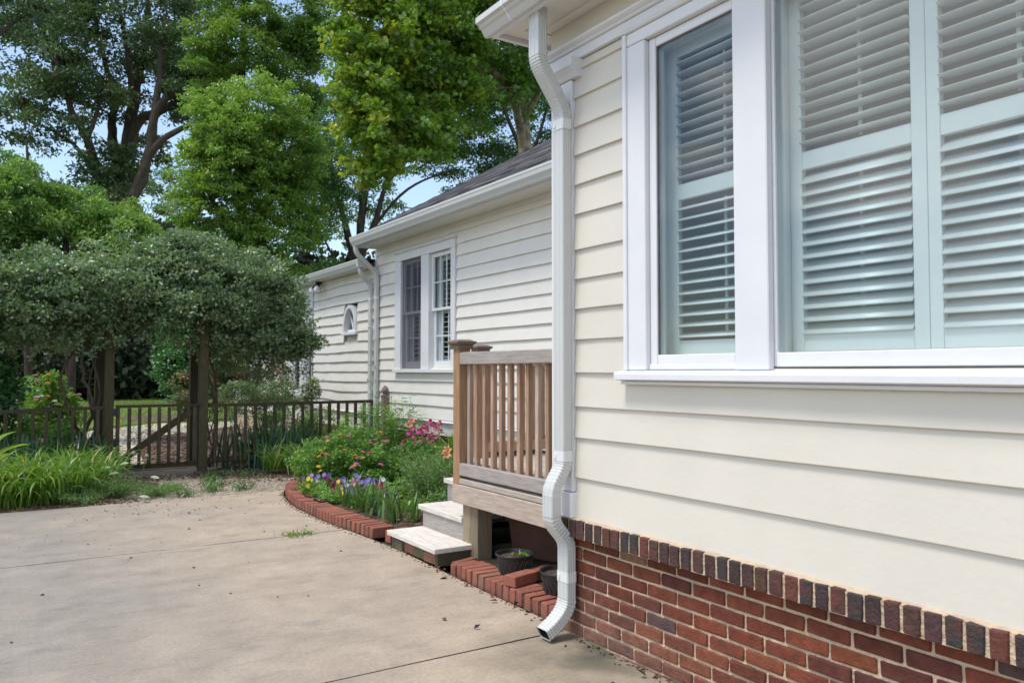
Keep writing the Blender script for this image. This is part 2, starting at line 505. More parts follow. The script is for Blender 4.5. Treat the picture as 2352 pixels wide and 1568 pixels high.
def meshobj(name, me, parent, loc, rot=(0, 0, 0), color=None, scale=None):
    """an object that shares mesh data, at a world place"""
    o = bpy.data.objects.new(name, me)
    put(o, parent, loc)
    o.rotation_euler = rot
    if scale is not None: o.scale = scale if hasattr(scale, '__len__') else (scale,) * 3
    if color is not None: o.color = (*color, 1)
    return o

def g_mesh(name, g, mat, smooth=False):
    me = bpy.data.meshes.new(name)
    me.from_pydata([tuple(p) for p in g.v], [], g.f)
    me.materials.append(M[mat] if isinstance(mat, str) else mat)
    if smooth:
        me.polygons.foreach_set('use_smooth', np.ones(len(me.polygons), dtype=bool))
    return me

# ================================================================== GROUND
rg = random.Random(3)
def sheet(name, poly, z, mat, kind='structure', label=None, thick=.05):
    """polygon sheet with a little thickness"""
    n = len(poly)
    g = G()
    g.add([(x, y, z) for x, y in poly] + [(x, y, z - thick) for x, y in poly],
          [tuple(range(n)), tuple(range(n, 2 * n))[::-1]] + [(i, i + n, (i + 1) % n + n, (i + 1) % n) for i in range(n)])
    o = obj(name, g, mat)
    return tag(o, label=label, kind=kind)

def disc_poly(cx, cy, rx, ry, n=40, wob=.08, seed=1):
    r = random.Random(seed)
    ph = [r.uniform(0, 6.28) for _ in range(4)]
    return [(cx + rx * (1 + wob * math.sin(3 * a + ph[0]) + wob * .6 * math.sin(5 * a + ph[1])) * math.cos(a),
             cy + ry * (1 + wob * math.sin(2 * a + ph[2]) + wob * .6 * math.sin(7 * a + ph[3])) * math.sin(a))
            for a in [2 * PI * i / n for i in range(n)]]

sheet('ground', [(260 * math.cos(a), 260 * math.sin(a)) for a in [2 * PI * i / 48 for i in range(48)]], -.075, 'ground', label='rough shaded ground under the trees', thick=.5)
BORDER = [(2.482, 3.38), (2.482, 3.83), (2.484, 4.24), (2.50, 4.83), (2.515, 5.4), (2.492, 5.95), (2.458, 6.4), (2.428, 6.95), (2.442, 7.6), (2.49, 8.05), (2.575, 8.47), (2.68, 8.80), (2.86, 9.07), (3.12, 9.28), (3.46, 9.42)]
def border_x(y):
    for (xa, ya), (xb, yb) in zip(BORDER, BORDER[1:]):
        if ya <= y <= yb:
            return xa + (xb - xa) * (y - ya) / (yb - ya)
    return BORDER[0][0]
# three concrete slabs with real joints
def slab(y0, y1, label, jag):
    r = random.Random(int(y1 * 10))
    g = G()
    n = 44
    left = [(-7.0, y0), (-7.0, y1)]
    top = [(-7 + (border_x(y1) - .02 + 7) * i / n, y1 + r.uniform(-1, 1) * jag) for i in range(1, n + 1)]
    rightside = [((border_x(y1 + (y0 - y1) * i / 14) - .02) if y1 + (y0 - y1) * i / 14 > 3.36 else 2.425, y1 + (y0 - y1) * i / 14) for i in range(1, 15)]
    bot = [(2.40 - (9.4) * i / n, y0 + r.uniform(-1, 1) * .003) for i in range(1, n)]
    P = left + top + rightside + bot
    k = len(P)
    P2 = [(x, y) for x, y in P]
    g.add([(x, y, -.002) for x, y in P] + [(x, y, -.07) for x, y in P],
          [tuple(range(k))[::-1], tuple(range(k, 2 * k))] + [(i, (i + 1) % k, (i + 1) % k + k, i + k) for i in range(k)])
    g.add([(x, y, -.002) for x, y in P], [])
    # inset top, 6 mm higher, gives the tooled joint its rounded lip
    cx = sum(p[0] for p in P) / k; cy = (y0 + y1) / 2
    ins = [(x + (.004 if x < cx else -.004), y + (.004 if y < cy - .6 else (-.004 if y > cy + .6 else 0))) for x, y in P]
    o = len(g.v) - k
    g.f = [f for f in g.f if len(f) < 20 or min(f) >= k]
    g.add([(x, y, 0.0) for x, y in ins], [])
    g.f += [(i, (i + 1) % k, o + k + (i + 1) % k, o + k + i)[::-1] for i in range(0)]
    for i in range(k):
        j = (i + 1) % k
        g.f.append([i, j, o + k + j, o + k + i])
    g.f.append(list(range(o + k, o + 2 * k)))
    ob = obj('concrete_slab', g, 'concrete', org=(0, 0, 0))
    ob.data.materials.append(M['joint_dirt'])
    for p in ob.data.polygons:
        if abs(p.normal.z) < .3: p.material_index = 1
    return tag(ob, label=label, kind='structure')
slab(-2.5, 3.295, 'concrete driveway slab nearest the brick wall', .002)
slab(3.307, 6.352, 'middle concrete driveway slab in front of the deck', .002)
slab(6.368, 8.80, 'farthest concrete driveway slab before the gravel and gate', .012)
sheet('joint_soil', [(-7, -2.6), (2.6, -2.6), (2.6, 8.9), (-7, 8.9)], -.045, 'joint_dirt', label='dark soil down in the slab joints')
# gravel strip before the gate, soil beds either side, mulch and path beyond
sheet('gravel_strip', [(-9, 8.78), (2.62, 8.78), (2.75, 9.0), (3.1, 9.3), (3.5, 9.45), (3.6, 11.6), (-9, 11.6)], -.014, 'gravel', label='pale gravel and leaf litter before the gate')
sheet('soil_bed', disc_poly(-.35, 10.0, 1.75, 1.32, seed=4), -.004, 'soil', label='dark planting bed left of the gate')
sheet('soil_bed', disc_poly(3.05, 10.75, .95, .75, seed=5), -.006, 'soil', label='dark leaf mould along the right fence')
sheet('mulch_bed', [(-9, 11.6), (12, 11.6), (12, 19.5), (-9, 19.5)], -.02, 'mulch', label='brown mulch garden beyond the fence')
sheet('gravel_path', [(1.0, 11.3), (1.75, 12.4), (1.95, 14.5), (2.55, 17.5), (4.6, 19.7), (6.5, 20.4), (6.0, 22.4), (3.3, 21.9), (1.7, 20), (1.0, 17), (.65, 14), (.55, 11.5)], -.010, 'farpath', label='pale gravel garden path curving beyond the gate')
sheet('lawn', [(-30, 19.3), (1.2, 19.3), (2.0, 21.3), (4, 22.6), (8, 22.9), (40, 22), (40, 62), (-30, 62)], -.004, 'lawn', label='sunlit green lawn beyond the garden path')
sheet('mulch_island', disc_poly(3.75, 24.2, 1.0, 2.0, seed=8), .008, 'mulch', label='brown mulch island in the lawn')

# bed soil, a low mound right of the brick edging
g = G()
nx, ny = 26, 46
for j in range(ny + 1):
    y = 5.6 + (11.1 - 5.6) * j / ny
    xa = (border_x(y) + .17) if y < 9.0 else 2.95 + (y - 9.0) * .35
    for i in range(nx + 1):
        x = xa + (4.74 - xa) * i / nx
        e = min(1, (x - xa) / .35) * min(1, max(0, (11.1 - y) / .8)) * min(1, (y - 5.5) / .2)
        g.v.append((x, y, .035 + .07 * e + rg.uniform(-.012, .012)))
for j in range(ny):
    for i in range(nx):
        a = j * (nx + 1) + i
        g.f.append([a, a + 1, a + nx + 2, a + nx + 1])
tag(obj('bed_soil', g, 'soil', smooth=True), label='mounded dark soil of the flower bed by the wall', kind='structure')
sheet('deck_soil', [(2.60, 3.38), (4.74, 3.38), (4.74, 5.62), (2.66, 5.62)], .03, 'joint_dirt', label='bare soil under the wooden deck')  # dark dirt, its tone lowered further for the shade under the deck

# ================================================================== shared brick meshes
def brick_meshes(name, L, W, Hh, mat, n=5, c=.005, j=.0022):
    out = []
    for k in range(n):
        r = random.Random(100 + k)
        out.append(g_mesh(name, G().box(-L / 2, L / 2, -W / 2, W / 2, -Hh / 2, Hh / 2, c, j, r), mat))
    return out

# ================================================================== NEAR HOUSE
MX = 2.43                 # siding face
house = node('house', (MX, 1.2, 0), 'near house wall of cream clapboard over a brick base with a big white shuttered window', 'house')
YN = -1.2                 # how far the wall runs past the camera
# --- brick base
wall_b = brick_meshes('brick', .060, .1745, .0515, 'brick')
ledge_b = brick_meshes('brick', .12, .0525, .085, 'ledge_brick', 6, .0035, .0014)
REDS = [(.19, .055, .032), (.155, .045, .028), (.215, .066, .034), (.13, .042, .032), (.18, .052, .030), (.24, .08, .04), (.105, .04, .034), (.20, .115, .062)]
def shade(c, k): return tuple(q * k for q in c)
r = random.Random(11)
COURSE = .0628
zt = .4985
row = 0
z = zt
while z > -.06:
    off = (0 if row % 2 else .0925) + r.uniform(-.01, .01)
    y = 3.325 - off
    first = True
    ytop = 3.325
    while y > YN:
        yc = y - .0873
        if first and off > .04:                      # half brick at the corner
            me = wall_b[r.randrange(5)]
            col = REDS[r.randrange(7)]
            meshobj('brick', me, house, (MX + .034, ytop - off / 2 + .003, z - .0258), (0, 0, 0), col, (1, max(.2, (off - .01) / .1745), 1))
        first = False
        col = shade(REDS[min(int(abs(r.gauss(0, 2.6))), 7)], r.uniform(.60, .92))
        if r.random() < .03: col = (.085, .05, .05)
        low = max(0, min(1, (.28 - z) / .25)) * max(0, min(1, (yc - 2.0) / 1.0))   # lime bloom low at the corner
        col = tuple(c * (1 - .55 * low) + d * .55 * low for c, d in zip(col, (.25, .155, .12)))
        meshobj('brick', wall_b[r.randrange(5)], house, (MX + .034 + r.uniform(-.0015, .0015), yc, z - .0258), (0, r.uniform(-.006, .006), r.uniform(-.006, .006)), col)
        y -= .185
    z -= COURSE
    row += 1
# mortar bed with tooled irregular face
def rough_panel(x, y0, y1, z0, z1, step, amp, seed, back=.1):
    r = random.Random(seed)
    ny = int((y1 - y0) / step); nz = max(2, int((z1 - z0) / step))
    g = G()
    for j in range(nz + 1):
        for i in range(ny + 1):
            g.v.append((x + r.uniform(-amp, amp), y0 + (y1 - y0) * i / ny, z0 + (z1 - z0) * j / nz))
    for j in range(nz):
        for i in range(ny):
            a = j * (ny + 1) + i
            g.f.append([a, a + ny + 1, a + ny + 2, a + 1])
    g.box(x + .02, x + back, y0, y1, z0, z1)
    return g
obj('mortar', rough_panel(MX + .0115, YN, 3.322, -.06, .502, .03, .0018, 5), 'mortar', house)
LEDGE_X = 2.374
y = 3.215
DK = [(.060, .034, .032), (.048, .036, .036), (.085, .040, .034), (.050, .030, .030), (.13, .045, .032), (.075, .038, .040), (.042, .037, .037), (.10, .045, .032)]
while y > YN:
    meshobj('brick', ledge_b[r.randrange(6)], house, (LEDGE_X + .06 + r.uniform(-.003, .003), y, 0.5445 + r.uniform(-.0025, .0025)),
            (r.uniform(-.006, .006), r.uniform(-.012, .0), r.uniform(-.012, .012)), shade(DK[r.randrange(8)], .85))
    y -= .0640 + r.uniform(-.0025, .0025)
meshobj('brick', wall_b[2], house, (LEDGE_X + .06, 3.29, 0.5445), (0, 0, 0), (.13, .045, .034), (2, .42, 1.42))
g = rough_panel(LEDGE_X + .0075, YN, 3.318, .500, .584, .02, .0015, 6, .06)
g.prism([(LEDGE_X + .012, .580), (MX + .02, .578), (MX + .02, .598), (MX - .012, .594), (LEDGE_X + .012, .585)], 'y', YN, 3.318)
obj('mortar', g, 'mortar', house)

# --- clapboards
LAPS = [.588, .787, .986, 1.139, 1.306, 1.472, 1.626, 1.777, 1.925, 2.106, 2.256, 2.407, 2.552, 2.701, 2.842, 2.893]
LAPS = [z if z < 1.35 else EYE + (z - EYE) * .992 for z in LAPS]
def lap_board(face, y0, y1, z0, z1, r, lap=.018, thick=.019, seg=.35, wob=.0012, sag=None):
    """wedge-shaped board: thick at its lower edge, thin at the top; its edge wanders a little"""
    n = max(2, int(abs(y1 - y0) / seg))
    g = G()
    for i in range(n + 1):
        y = y0 + (y1 - y0) * i / n
        d = r.uniform(-wob, wob); w = r.uniform(-wob, wob)
        if sag: w += sag(y, z0)
        zb = z0 + w
        g.v += [(face - thick + d + .002, y, zb), (face - thick + d, y, zb + .003), (face - .003 + d * .5, y, z1 + lap + w), (face + .010, y, z1 + lap + w), (face + .010, y, zb)]
    for i in range(n):
        for k in range(5):
            a, b2 = i * 5 + k, i * 5 + (k + 1) % 5
            g.f.append([a, a + 5, b2 + 5, b2])
    g.f.append([0, 1, 2, 3, 4]); g.f.append([n * 5 + k for k in range(5)][::-1])
    return g
rb = random.Random(21)
WY0, WY1 = .02, 2.775              # window casing span
for za, zb in zip(LAPS[:-1], LAPS[1:]):
    if zb <= 1.31:                # below the window: full length boards with a joint
        cut = {0: 1.05, 2: .4}.get(LAPS.index(za), None)
        spans = [(YN, 3.175)] if cut is None else [(YN, cut), (cut + .0015, 3.175)]
    else:
        spans = [(WY1 + .002, 3.175), (YN, WY0 - .002)]
    for a, b2 in spans:
        obj('siding_board', lap_board(MX, a, b2, za, zb if zb < 2.86 else zb - .02, rb), 'cream', house, smooth=30)
# backing wall round the window opening, and the dim room behind it
OY0, OY1, OZ0, OZ1 = .10, 2.646, 1.325, 2.81
g = G()
g.box(MX + .012, MX + .08, YN, 3.33, .50, OZ0 - .002)
g.box(MX + .012, MX + .08, OY1, 3.33, OZ0, OZ1)
g.box(MX + .012, MX + .08, YN, OY0, OZ0, OZ1)
g.box(MX + .012, MX + .08, YN, 3.33, OZ1 + .002, 3.3)
g.box(MX + .082, 5.2, 3.30, 3.36, .0, 3.3)
obj('wall', g, 'cream', house)
g = G()
g.box(MX + .3, 5.2, YN, 3.28, .55, .6); g.box(MX + .082, 5.2, YN, 3.28, 3.05, 3.1); g.box(5.2, 5.25, YN, 3.28, .55, 3.1)
g.box(MX + .082, 5.2, YN - .05, YN, .55, 3.1); g.box(MX + .09, 5.2, 3.24, 3.285, .55, 3.1)
obj('interior_wall', g, 'interior', house)
# --- corner board, capital, base block
g = G().box(2.398, 2.47, 3.178, 3.352, .715, 2.788, .004)
obj('corner_board', g, 'white', house)
obj('corner_base', G().box(2.382, 2.47, 3.168, 3.362, .586, .713, .006), 'white', house)
g = G().prism([(2.378, 2.812), (2.356, 2.835), (2.352, 2.838), (2.352, 2.880), (2.47, 2.880), (2.47, 2.790), (2.392, 2.790)], 'y', 3.115, 3.395)
obj('corner_capital', g, 'white', house)
# --- frieze, crown moulding, upper frieze, eave
obj('frieze_board', G().box(2.404, 2.46, YN, 3.375, 2.883, 2.932, .002), 'white', house)
g = G().prism([(2.404, 2.933), (2.394, 2.936), (2.388, 2.945), (2.374, 2.951), (2.366, 2.958), (2.366, 2.968), (2.378, 2.974), (2.47, 2.974), (2.47, 2.933)], 'y', YN, 3.40)
obj('crown_moulding', g, 'white', house, smooth=25)
obj('upper_frieze', G().box(2.414, 2.47, YN, 3.372, 2.976, 3.112), 'cream', house)
g = G().box(2.192, 3.4, YN, 3.545, 3.114, 3.13)
obj('soffit', g, 'soffit', house)
obj('soffit_moulding', G().prism([(2.413, 3.095), (2.398, 3.098), (2.372, 3.112), (2.413, 3.112)], 'y', YN, 3.38), 'soffit', house, smooth=20)
obj('soffit_moulding', G().prism([(3.40, 3.098), (3.425, 3.102), (3.46, 3.113), (3.40, 3.113)], 'x', 2.30, 3.4), 'soffit', house, smooth=20)
obj('fascia', G().box(2.160, 2.190, YN, 3.575, 3.088, 3.16, .002), 'white', house)
obj('eave_return', G().box(2.192, 3.4, 3.547, 3.575, 3.090, 3.16, .002), 'white', house)
# crown shaped gutter
def gutter_profile(x, z, w=.125, h=.12):
    """open trough; back at x, front lip at x-w, top at z"""
    outer = [(x, z), (x, z - h), (x - w * .62, z - h), (x - w * .66, z - h * .86), (x - w * .74, z - h * .74), (x - w * .90, z - h * .5), (x - w * .94, z - h * .30), (x - w * .96, z - h * .16), (x - w, z - h * .14), (x - w, z + .004)]
    inner = [(p[0] + (.004 if i > 1 else -.003), p[1] + .004) for i, p in enumerate(outer)]
    inner[-1] = (x - w + .012, z + .004); inner[0] = (x - .003, z)
    return outer + inner[::-1]
crown_out = [(2.158, 3.175), (2.158, 3.090), (2.138, 3.090), (2.130, 3.100), (2.118, 3.122), (2.104, 3.132), (2.098, 3.144), (2.088, 3.148), (2.080, 3.152), (2.080, 3.182)]
crown_in = [(2.155, 3.175), (2.155, 3.094), (2.140, 3.094), (2.134, 3.103), (2.122, 3.126), (2.108, 3.137), (2.102, 3.149), (2.092, 3.153), (2.092, 3.158), (2.092, 3.182)]
obj('gutter', G().prism(crown_out + crown_in[::-1], 'y', YN, 3.59), 'vinyl', house, smooth=20)
obj('gutter_seam', G().prism([(p[0] - .0015, p[1] - .001) for p in crown_out] + crown_in[::-1], 'y', 3.33, 3.345), 'strap', house)
obj('gutter_cap', G().prism(crown_out, 'y', 3.5905, 3.594), 'vinyl', house)
g = G()
g.add([(2.10, YN, 3.205), (2.10, 3.60, 3.205), (5.6, 3.60, 5.2), (5.6, YN, 5.2), (2.10, YN, 3.190), (2.10, 3.60, 3.190), (5.6, 3.60, 5.17), (5.6, YN, 5.17)],
      [(0, 1, 2, 3)[::-1], (4, 5, 6, 7), (0, 4, 5, 1), (1, 5, 6, 2), (2, 6, 7, 3), (3, 7, 4, 0)])
obj('roof', g, 'shingle', house, color=(.06, .06, .065))
# --- window
win = obj('window', G().box(2.398, 2.46, 2.636, 2.772, 1.319, 2.803, .004), 'white', house)      # left casing is the part's own mesh
org = ORG['window']
def wpart(name, g, mat, sm=False):
    return obj(name, g, mat, win, smooth=sm)
g = G().box(2.398, 2.46, WY0, 2.772, 2.805, 2.862, .004)
wpart('casing', g, 'white')
wpart('head_moulding', G().prism([(2.398, 2.864), (2.388, 2.867), (2.380, 2.880), (2.402, 2.881), (2.46, 2.881), (2.46, 2.864)], 'y', WY0, 2.782), 'white')
wpart('casing', G().box(2.398, 2.46, WY0, .15, 1.319, 2.803, .004), 'white')
wpart('backband', G().box(2.388, 2.40, 2.752, 2.778, 1.319, 2.862, .003), 'white')
wpart('mullion', G().box(2.396, 2.43, 1.966, 2.128, 1.319, 2.803, .004), 'white')
wpart('sill', G().prism([(2.352, 1.278), (2.352, 1.300), (2.358, 1.312), (2.45, 1.322), (2.46, 1.322), (2.46, 1.27), (2.40, 1.27)], 'y', WY0 - .03, 2.802), 'white')
wpart('apron', G().box(2.392, 2.415, WY0, 2.80, 1.255, 1.269, .002), 'white')
# small sash: jamb stop + stiles/rails
g = G()
g.box(2.424, 2.48, 2.592, 2.634, 1.335, 2.802, .003); g.box(2.432, 2.48, 2.130, 2.150, 1.335, 2.802, .003)
g.box(2.426, 2.48, 2.1505, 2.5915, 2.760, 2.802, .003); g.box(2.426, 2.48, 2.1505, 2.5915, 1.340, 1.386, .003)
wpart('sash', g, 'white')
wpart('sash_stop', G().box(2.415, 2.4235, 2.130, 2.634, 1.322, 1.345, .002), 'white')
g = G()
g.box(2.432, 2.50, 1.957, 1.990, 1.331, 2.79, .003); g.box(2.425, 2.50, .16, .20, 1.331, 2.79, .003)
g.box(2.427, 2.50, .201, 1.956, 1.331, 1.384, .003); g.box(2.427, 2.50, .201, 1.956, 2.742, 2.79, .003)
wpart('sash', g, 'white')
wpart('caulk_line', G().box(2.431, 2.49, 1.991, 1.9975, 1.331, 2.79), 'gap')
wpart('caulk_line', G().box(2.433, 2.49, .17, 1.99, 1.3235, 1.3308), 'gap')
wpart('glazing_bead', G().box(2.432, 2.440, 2.5865, 2.5915, 1.387, 2.7595), 'gap')
wpart('glazing_bead', G().box(2.432, 2.440, 2.1505, 2.586, 2.7545, 2.7595), 'gap')
wpart('pane', G().box(2.441, 2.445, 2.1505, 2.5915, 1.387, 2.7595), 'glass')
wpart('pane', G().box(2.443, 2.447, .201, 1.956, 1.385, 2.741), 'glass')
g = G()                                             # inner reveal and shutter frame
g.box(2.502, 2.58, 2.640, 2.70, 1.34, 2.82); g.box(2.502, 2.58, 1.975, 2.10, 1.34, 2.82); g.box(2.502, 2.62, .05, .17, 1.34, 2.82)
g.box(2.502, 2.62, .05, 2.64, 1.33, 1.386); g.box(2.502, 2.62, .05, 2.64, 2.77, 2.83)
obj('shutter_frame', g, 'shutter', win)

# --- plantation shutters (hung inside the window: things of their own)
def louver_mesh(L, w, th=.010):
    pr = [(w / 2 * math.cos(a), th / 2 * math.sin(a)) for a in [2 * PI * k / 10 for k in range(10)]]
    return g_mesh('louver', G().prism(pr, 'y', -L / 2, L / 2), 'shutter', True)
def shutter(x, y0, y1, zb, zt, stile, label, lows, ups, wl, tilt_lo, tilt_up, mid, group, rails=(.07, .05), xth=.014, rodf=.5):
    """y0 < y1; lows and ups are lists of louver heights"""
    t = node('plantation_shutter', (x, (y0 + y1) / 2, zb), label, 'shutter', group)
    obj('stile', G().box(x - xth, x + xth, y0, y0 + stile, zb, zt, .002), 'shutter', t)
    obj('stile', G().box(x - xth, x + xth, y1 - stile, y1, zb, zt, .002), 'shutter', t)
    a, b2 = y0 + stile + .0005, y1 - stile - .0005
    obj('rail', G().box(x - xth + .001, x + xth - .001, a, b2, zb, zb + rails[0], .002), 'shutter', t)
    obj('rail', G().box(x - xth + .001, x + xth - .001, a, b2, zt - rails[1], zt, .002), 'shutter', t)
    if mid:
        obj('rail', G().box(x - xth + .001, x + xth - .001, a, b2, mid[0], mid[1], .002), 'shutter', t)
    me = louver_mesh(b2 - a - .004, wl)
    for zs, tl in ((lows, tilt_lo), (ups, tilt_up)):
        for k, zz in enumerate(zs):
            meshobj('louver', me, t, (x, (a + b2) / 2, zz), (0, -tl, 0))
    rods = []
    if lows: rods.append((min(lows) - .01, max(lows) + .02, tilt_lo))
    if ups: rods.append((min(ups) - .01, max(ups) + .02, tilt_up))
    ym = a + (b2 - a) * rodf
    for za, zb2, tl in rods:
        xr = x + wl * .55
        obj('tilt_rod', G().box(xr - .004, xr + .004, ym - .007, ym + .007, za, zb2), 'shutter', t)
    return t
LOW = [1.474 + .0472 * i for i in range(13)]
UPP = [2.176 + .0470 * i for i in range(12)]
gs = 'plantation shutters inside the near window'
shutter(2.55, 2.105, 2.638, 1.388, 2.770, .066, 'narrow louvered shutter behind the small pane next to the clapboards', LOW, UPP, .058, rad(25), rad(-3), (2.078, 2.148), gs, (.062, .045), .013, .4)
shutter(2.555, 1.437, 1.973, 1.388, 2.770, .052, 'first louvered shutter behind the big pane, beside the white mullion', LOW, UPP, .067, rad(44), rad(-2), (2.076, 2.144), gs, (.066, .045))
shutter(2.555, .906, 1.4355, 1.388, 2.770, .044, 'second louvered shutter behind the big pane, cut by the photo edge', LOW, UPP, .067, rad(44), rad(-2), (2.076, 2.144), gs, (.066, .045))
shutter(2.555, .20, .9045, 1.388, 2.770, .044, 'last louvered shutter behind the big pane, past the photo edge', LOW, UPP, .067, rad(44), rad(-2), (2.076, 2.144), gs, (.066, .045))

# ================================================================== downspouts
def rrect(wx, wy, rr=.009, ridges=0):
    """rounded rectangle profile (normal, y); ridges pressed into the -Y side"""
    pts = []
    for cx, cy, a0 in ((wx / 2 - rr, wy / 2 - rr, 0), (-wx / 2 + rr, wy / 2 - rr, 90), (-wx / 2 + rr, -wy / 2 + rr, 180), (wx / 2 - rr, -wy / 2 + rr, 270)):
        for k in range(4):
            a = rad(a0 + 30 * k)
            pts.append((cx + rr * math.cos(a), cy + rr * math.sin(a)))
        if a0 == 180 and ridges:
            w = wx - 2 * rr
            for q in range(ridges):
                c0 = -w / 2 + w * (q + .5) / ridges
                d = w / ridges * .28
                pts += [(c0 - d, -wy / 2), (c0 - d * .5, -wy / 2 + .0018), (c0 + d * .5, -wy / 2 + .0018), (c0 + d, -wy / 2)]
        if a0 == 90 and ridges:
            w = wy - 2 * rr
            for q in range(2):
                c0 = (w / 2 - w * (q + .5) / 2)
                d = .004
                pts += [(-wx / 2, c0 + d), (-wx / 2 + .002, c0 + d * .4), (-wx / 2 + .002, c0 - d * .4), (-wx / 2, c0 - d)]
    return pts
def bend(p0, d0, p1, d1, n):
    """smooth path from p0 (direction d0) to p1 (direction d1) in XZ"""
    L = math.dist(p0, p1)
    out = []
    for i in range(n + 1):
        s = i / n
        h = [(2 * s**3 - 3 * s**2 + 1), (s**3 - 2 * s**2 + s), (-2 * s**3 + 3 * s**2), (s**3 - s**2)]
        out.append(tuple(h[0] * p0[k] + h[1] * d0[k] * L + h[2] * p1[k] + h[3] * d1[k] * L for k in range(2)))
    return out
def elbow(path, y, wx, wy, crimps):
    """pipe run with pressed crimp rings: the profile swells and shrinks along it"""
    prof = rrect(wx, wy, .010, 3)
    P = [Vector((p[0], y, p[1])) for p in path]
    g = G(); n = len(prof)
    for i, p in enumerate(P):
        d = (P[min(i + 1, len(P) - 1)] - P[max(i - 1, 0)]).normalized()
        nn = Vector((d.z, 0, -d.x)); nn = -nn
        k = 1.02 if not crimps else (.955 if i % 3 == 1 else 1.025)
        for a, b2 in prof:
            g.v.append(p + nn * a * k + Vector((0, b2 * k, 0)))
    for i in range(len(P) - 1):
        for q in range(n):
            a, b2 = i * n + q, i * n + (q + 1) % n
            g.f.append([a, b2, b2 + n, a + n])
    return g
ds = node('downspout', (2.37, 3.212, 0), 'thick white downspout with crimped elbows on the near house corner', 'downspout')
YD, WX, WY = 3.212, .060, .086
dn = (0, -1)
XT, XW, XO = 2.218, 2.366, 2.296
obj('pipe', elbow([(XT, 3.113), (XT, 3.05), (XT, 2.95), (XT, 2.875)], YD, WX, WY, False), 'vinyl', ds, smooth=35)
obj('elbow', elbow(bend((XT, 2.877), dn, (XT + .040, 2.790), (.58, -.81), 24), YD, WX * .985, WY * .985, True), 'vinyl', ds, smooth=35)
obj('pipe', elbow([(XT + .039, 2.791), (XT + .072, 2.745), (XT + .106, 2.698)], YD, WX * .97, WY * .97, False), 'vinyl', ds, smooth=35)
obj('elbow', elbow(bend((XT + .105, 2.699), (.58, -.81), (XW, 2.598), dn, 24), YD, WX * .985, WY * .985, True), 'vinyl', ds, smooth=35)
obj('pipe', elbow([(XW, 2.600 - .15 * i) for i in range(12)] + [(XW, .868)], YD, WX * .96, WY * .96, False), 'vinyl', ds, smooth=35)
obj('elbow', elbow(bend((XW, .870), dn, (XO + .012, .752), (-.42, -.9), 22) + bend((XO + .012, .752), (-.42, -.9), (XO, .700), dn, 4)[1:], YD, WX, WY, True), 'vinyl', ds, smooth=35)
obj('pipe', elbow([(XO, .701), (XO, .650), (XO, .600)], YD, WX * .98, WY * .98, False), 'vinyl', ds, smooth=35)
obj('elbow', elbow(bend((XO, .601), dn, (XW + .022, .440), dn, 33), YD, WX, WY, True), 'vinyl', ds, smooth=35)
obj('pipe', elbow([(XW + .022, .442), (XW + .022, .36), (XW + .022, .28), (XW + .022, .190)], YD, WX * .97, WY * .97, False), 'vinyl', ds, smooth=35)
obj('elbow', elbow(bend((XW + .022, .192), dn, (2.245, .038), (-.90, -.43), 36), YD, WX * 1.02, WY * 1.02, True), 'vinyl', ds, smooth=35)
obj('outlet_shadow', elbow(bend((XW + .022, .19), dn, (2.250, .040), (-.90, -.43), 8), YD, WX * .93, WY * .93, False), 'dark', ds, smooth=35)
for zz, xx in ((2.555, XW), (.895, XW), (.30, XW + .022)):
    g = elbow([(xx, zz + .026), (xx, zz + .022), (xx, zz - .022), (xx, zz - .026)], YD, WX * 1.03, WY * 1.03, False)
    g.box(xx - WX / 2 - .006, xx - WX / 2, YD + .012, YD + .030, zz - .014, zz + .010, .002)
    obj('strap', g, 'strap', ds, smooth=35)

# ================================================================== REAR WING
RX = 4.72
wing = node('house_wing', (RX, 8.6, 0), 'pale clapboard wing with dark shingled roof behind the wooden deck', 'house')
RLAPS0 = [.69, .865, 1.02, 1.18, 1.335, 1.49, 1.65, 1.805, 1.967, 2.114, 2.268, 2.429, 2.578, 2.74, 2.888, 3.04, 3.15]
RLAPS = [EYE + (z - EYE) * .9945 for z in RLAPS0]
rb = random.Random(31)
RY0, RY1 = 4.9, 11.03
for za, zb in zip(RLAPS[:-1], RLAPS[1:]):
    if zb <= 1.34 or za > 2.95:
        spans = [(RY0, RY1)]
    elif zb > 2.97:
        spans = [(RY0, RY1)]
    else:
        spans = [(RY0, 8.575), (10.356, RY1)]
    for a, b2 in spans:
        if 2.86 < za < 2.9:
            spans2 = [(RY0, 8.575), (10.356, RY1)]
            for aa, bb in spans2:
                obj('siding_board', lap_board(RX, aa, bb, za, zb, rb, thick=.026, wob=.002), 'cream_far', wing, smooth=30)
            break
        obj('siding_board', lap_board(RX, a, b2, za, zb, rb, thick=.026, wob=.002), 'cream_far', wing, smooth=30)
obj('siding_board', lap_board(RX, 8.577, 10.354, 2.975, 3.04, rb, thick=.026, lap=.01), 'cream_far', wing)
obj('skirt_board', G().box(RX - .012, RX + .02, RY0, RY1 + .06, .50, .668, .002), 'cream_far', wing)
obj('drip_cap', G().prism([(RX - .05, .668), (RX - .05, .676), (RX + .01, .698), (RX + .02, .698), (RX + .02, .668)], 'y', RY0, RY1 + .07), 'white', wing)
obj('corner_board', G().box(RX - .022, RX + .02, RY1 + .001, RY1 + .085, .70, 3.13, .003), 'white', wing)
g = G()
WO = (8.69, 10.16, 1.38, 2.80)
g.box(RX + .022, RX + .10, RY0, RY1 + .08, .502, WO[2]); g.box(RX + .022, RX + .10, RY0, RY1 + .08, WO[3], 3.3)
g.box(RX + .022, RX + .10, RY0, WO[0], WO[2] + .001, WO[3] - .001); g.box(RX + .022, RX + .10, WO[1], RY1 + .08, WO[2] + .001, WO[3] - .001)
g.box(RX + .121, 9.0, RY1 + .02, RY1 + .08, .0, 3.3)
obj('wall', g, 'cream_far', wing)
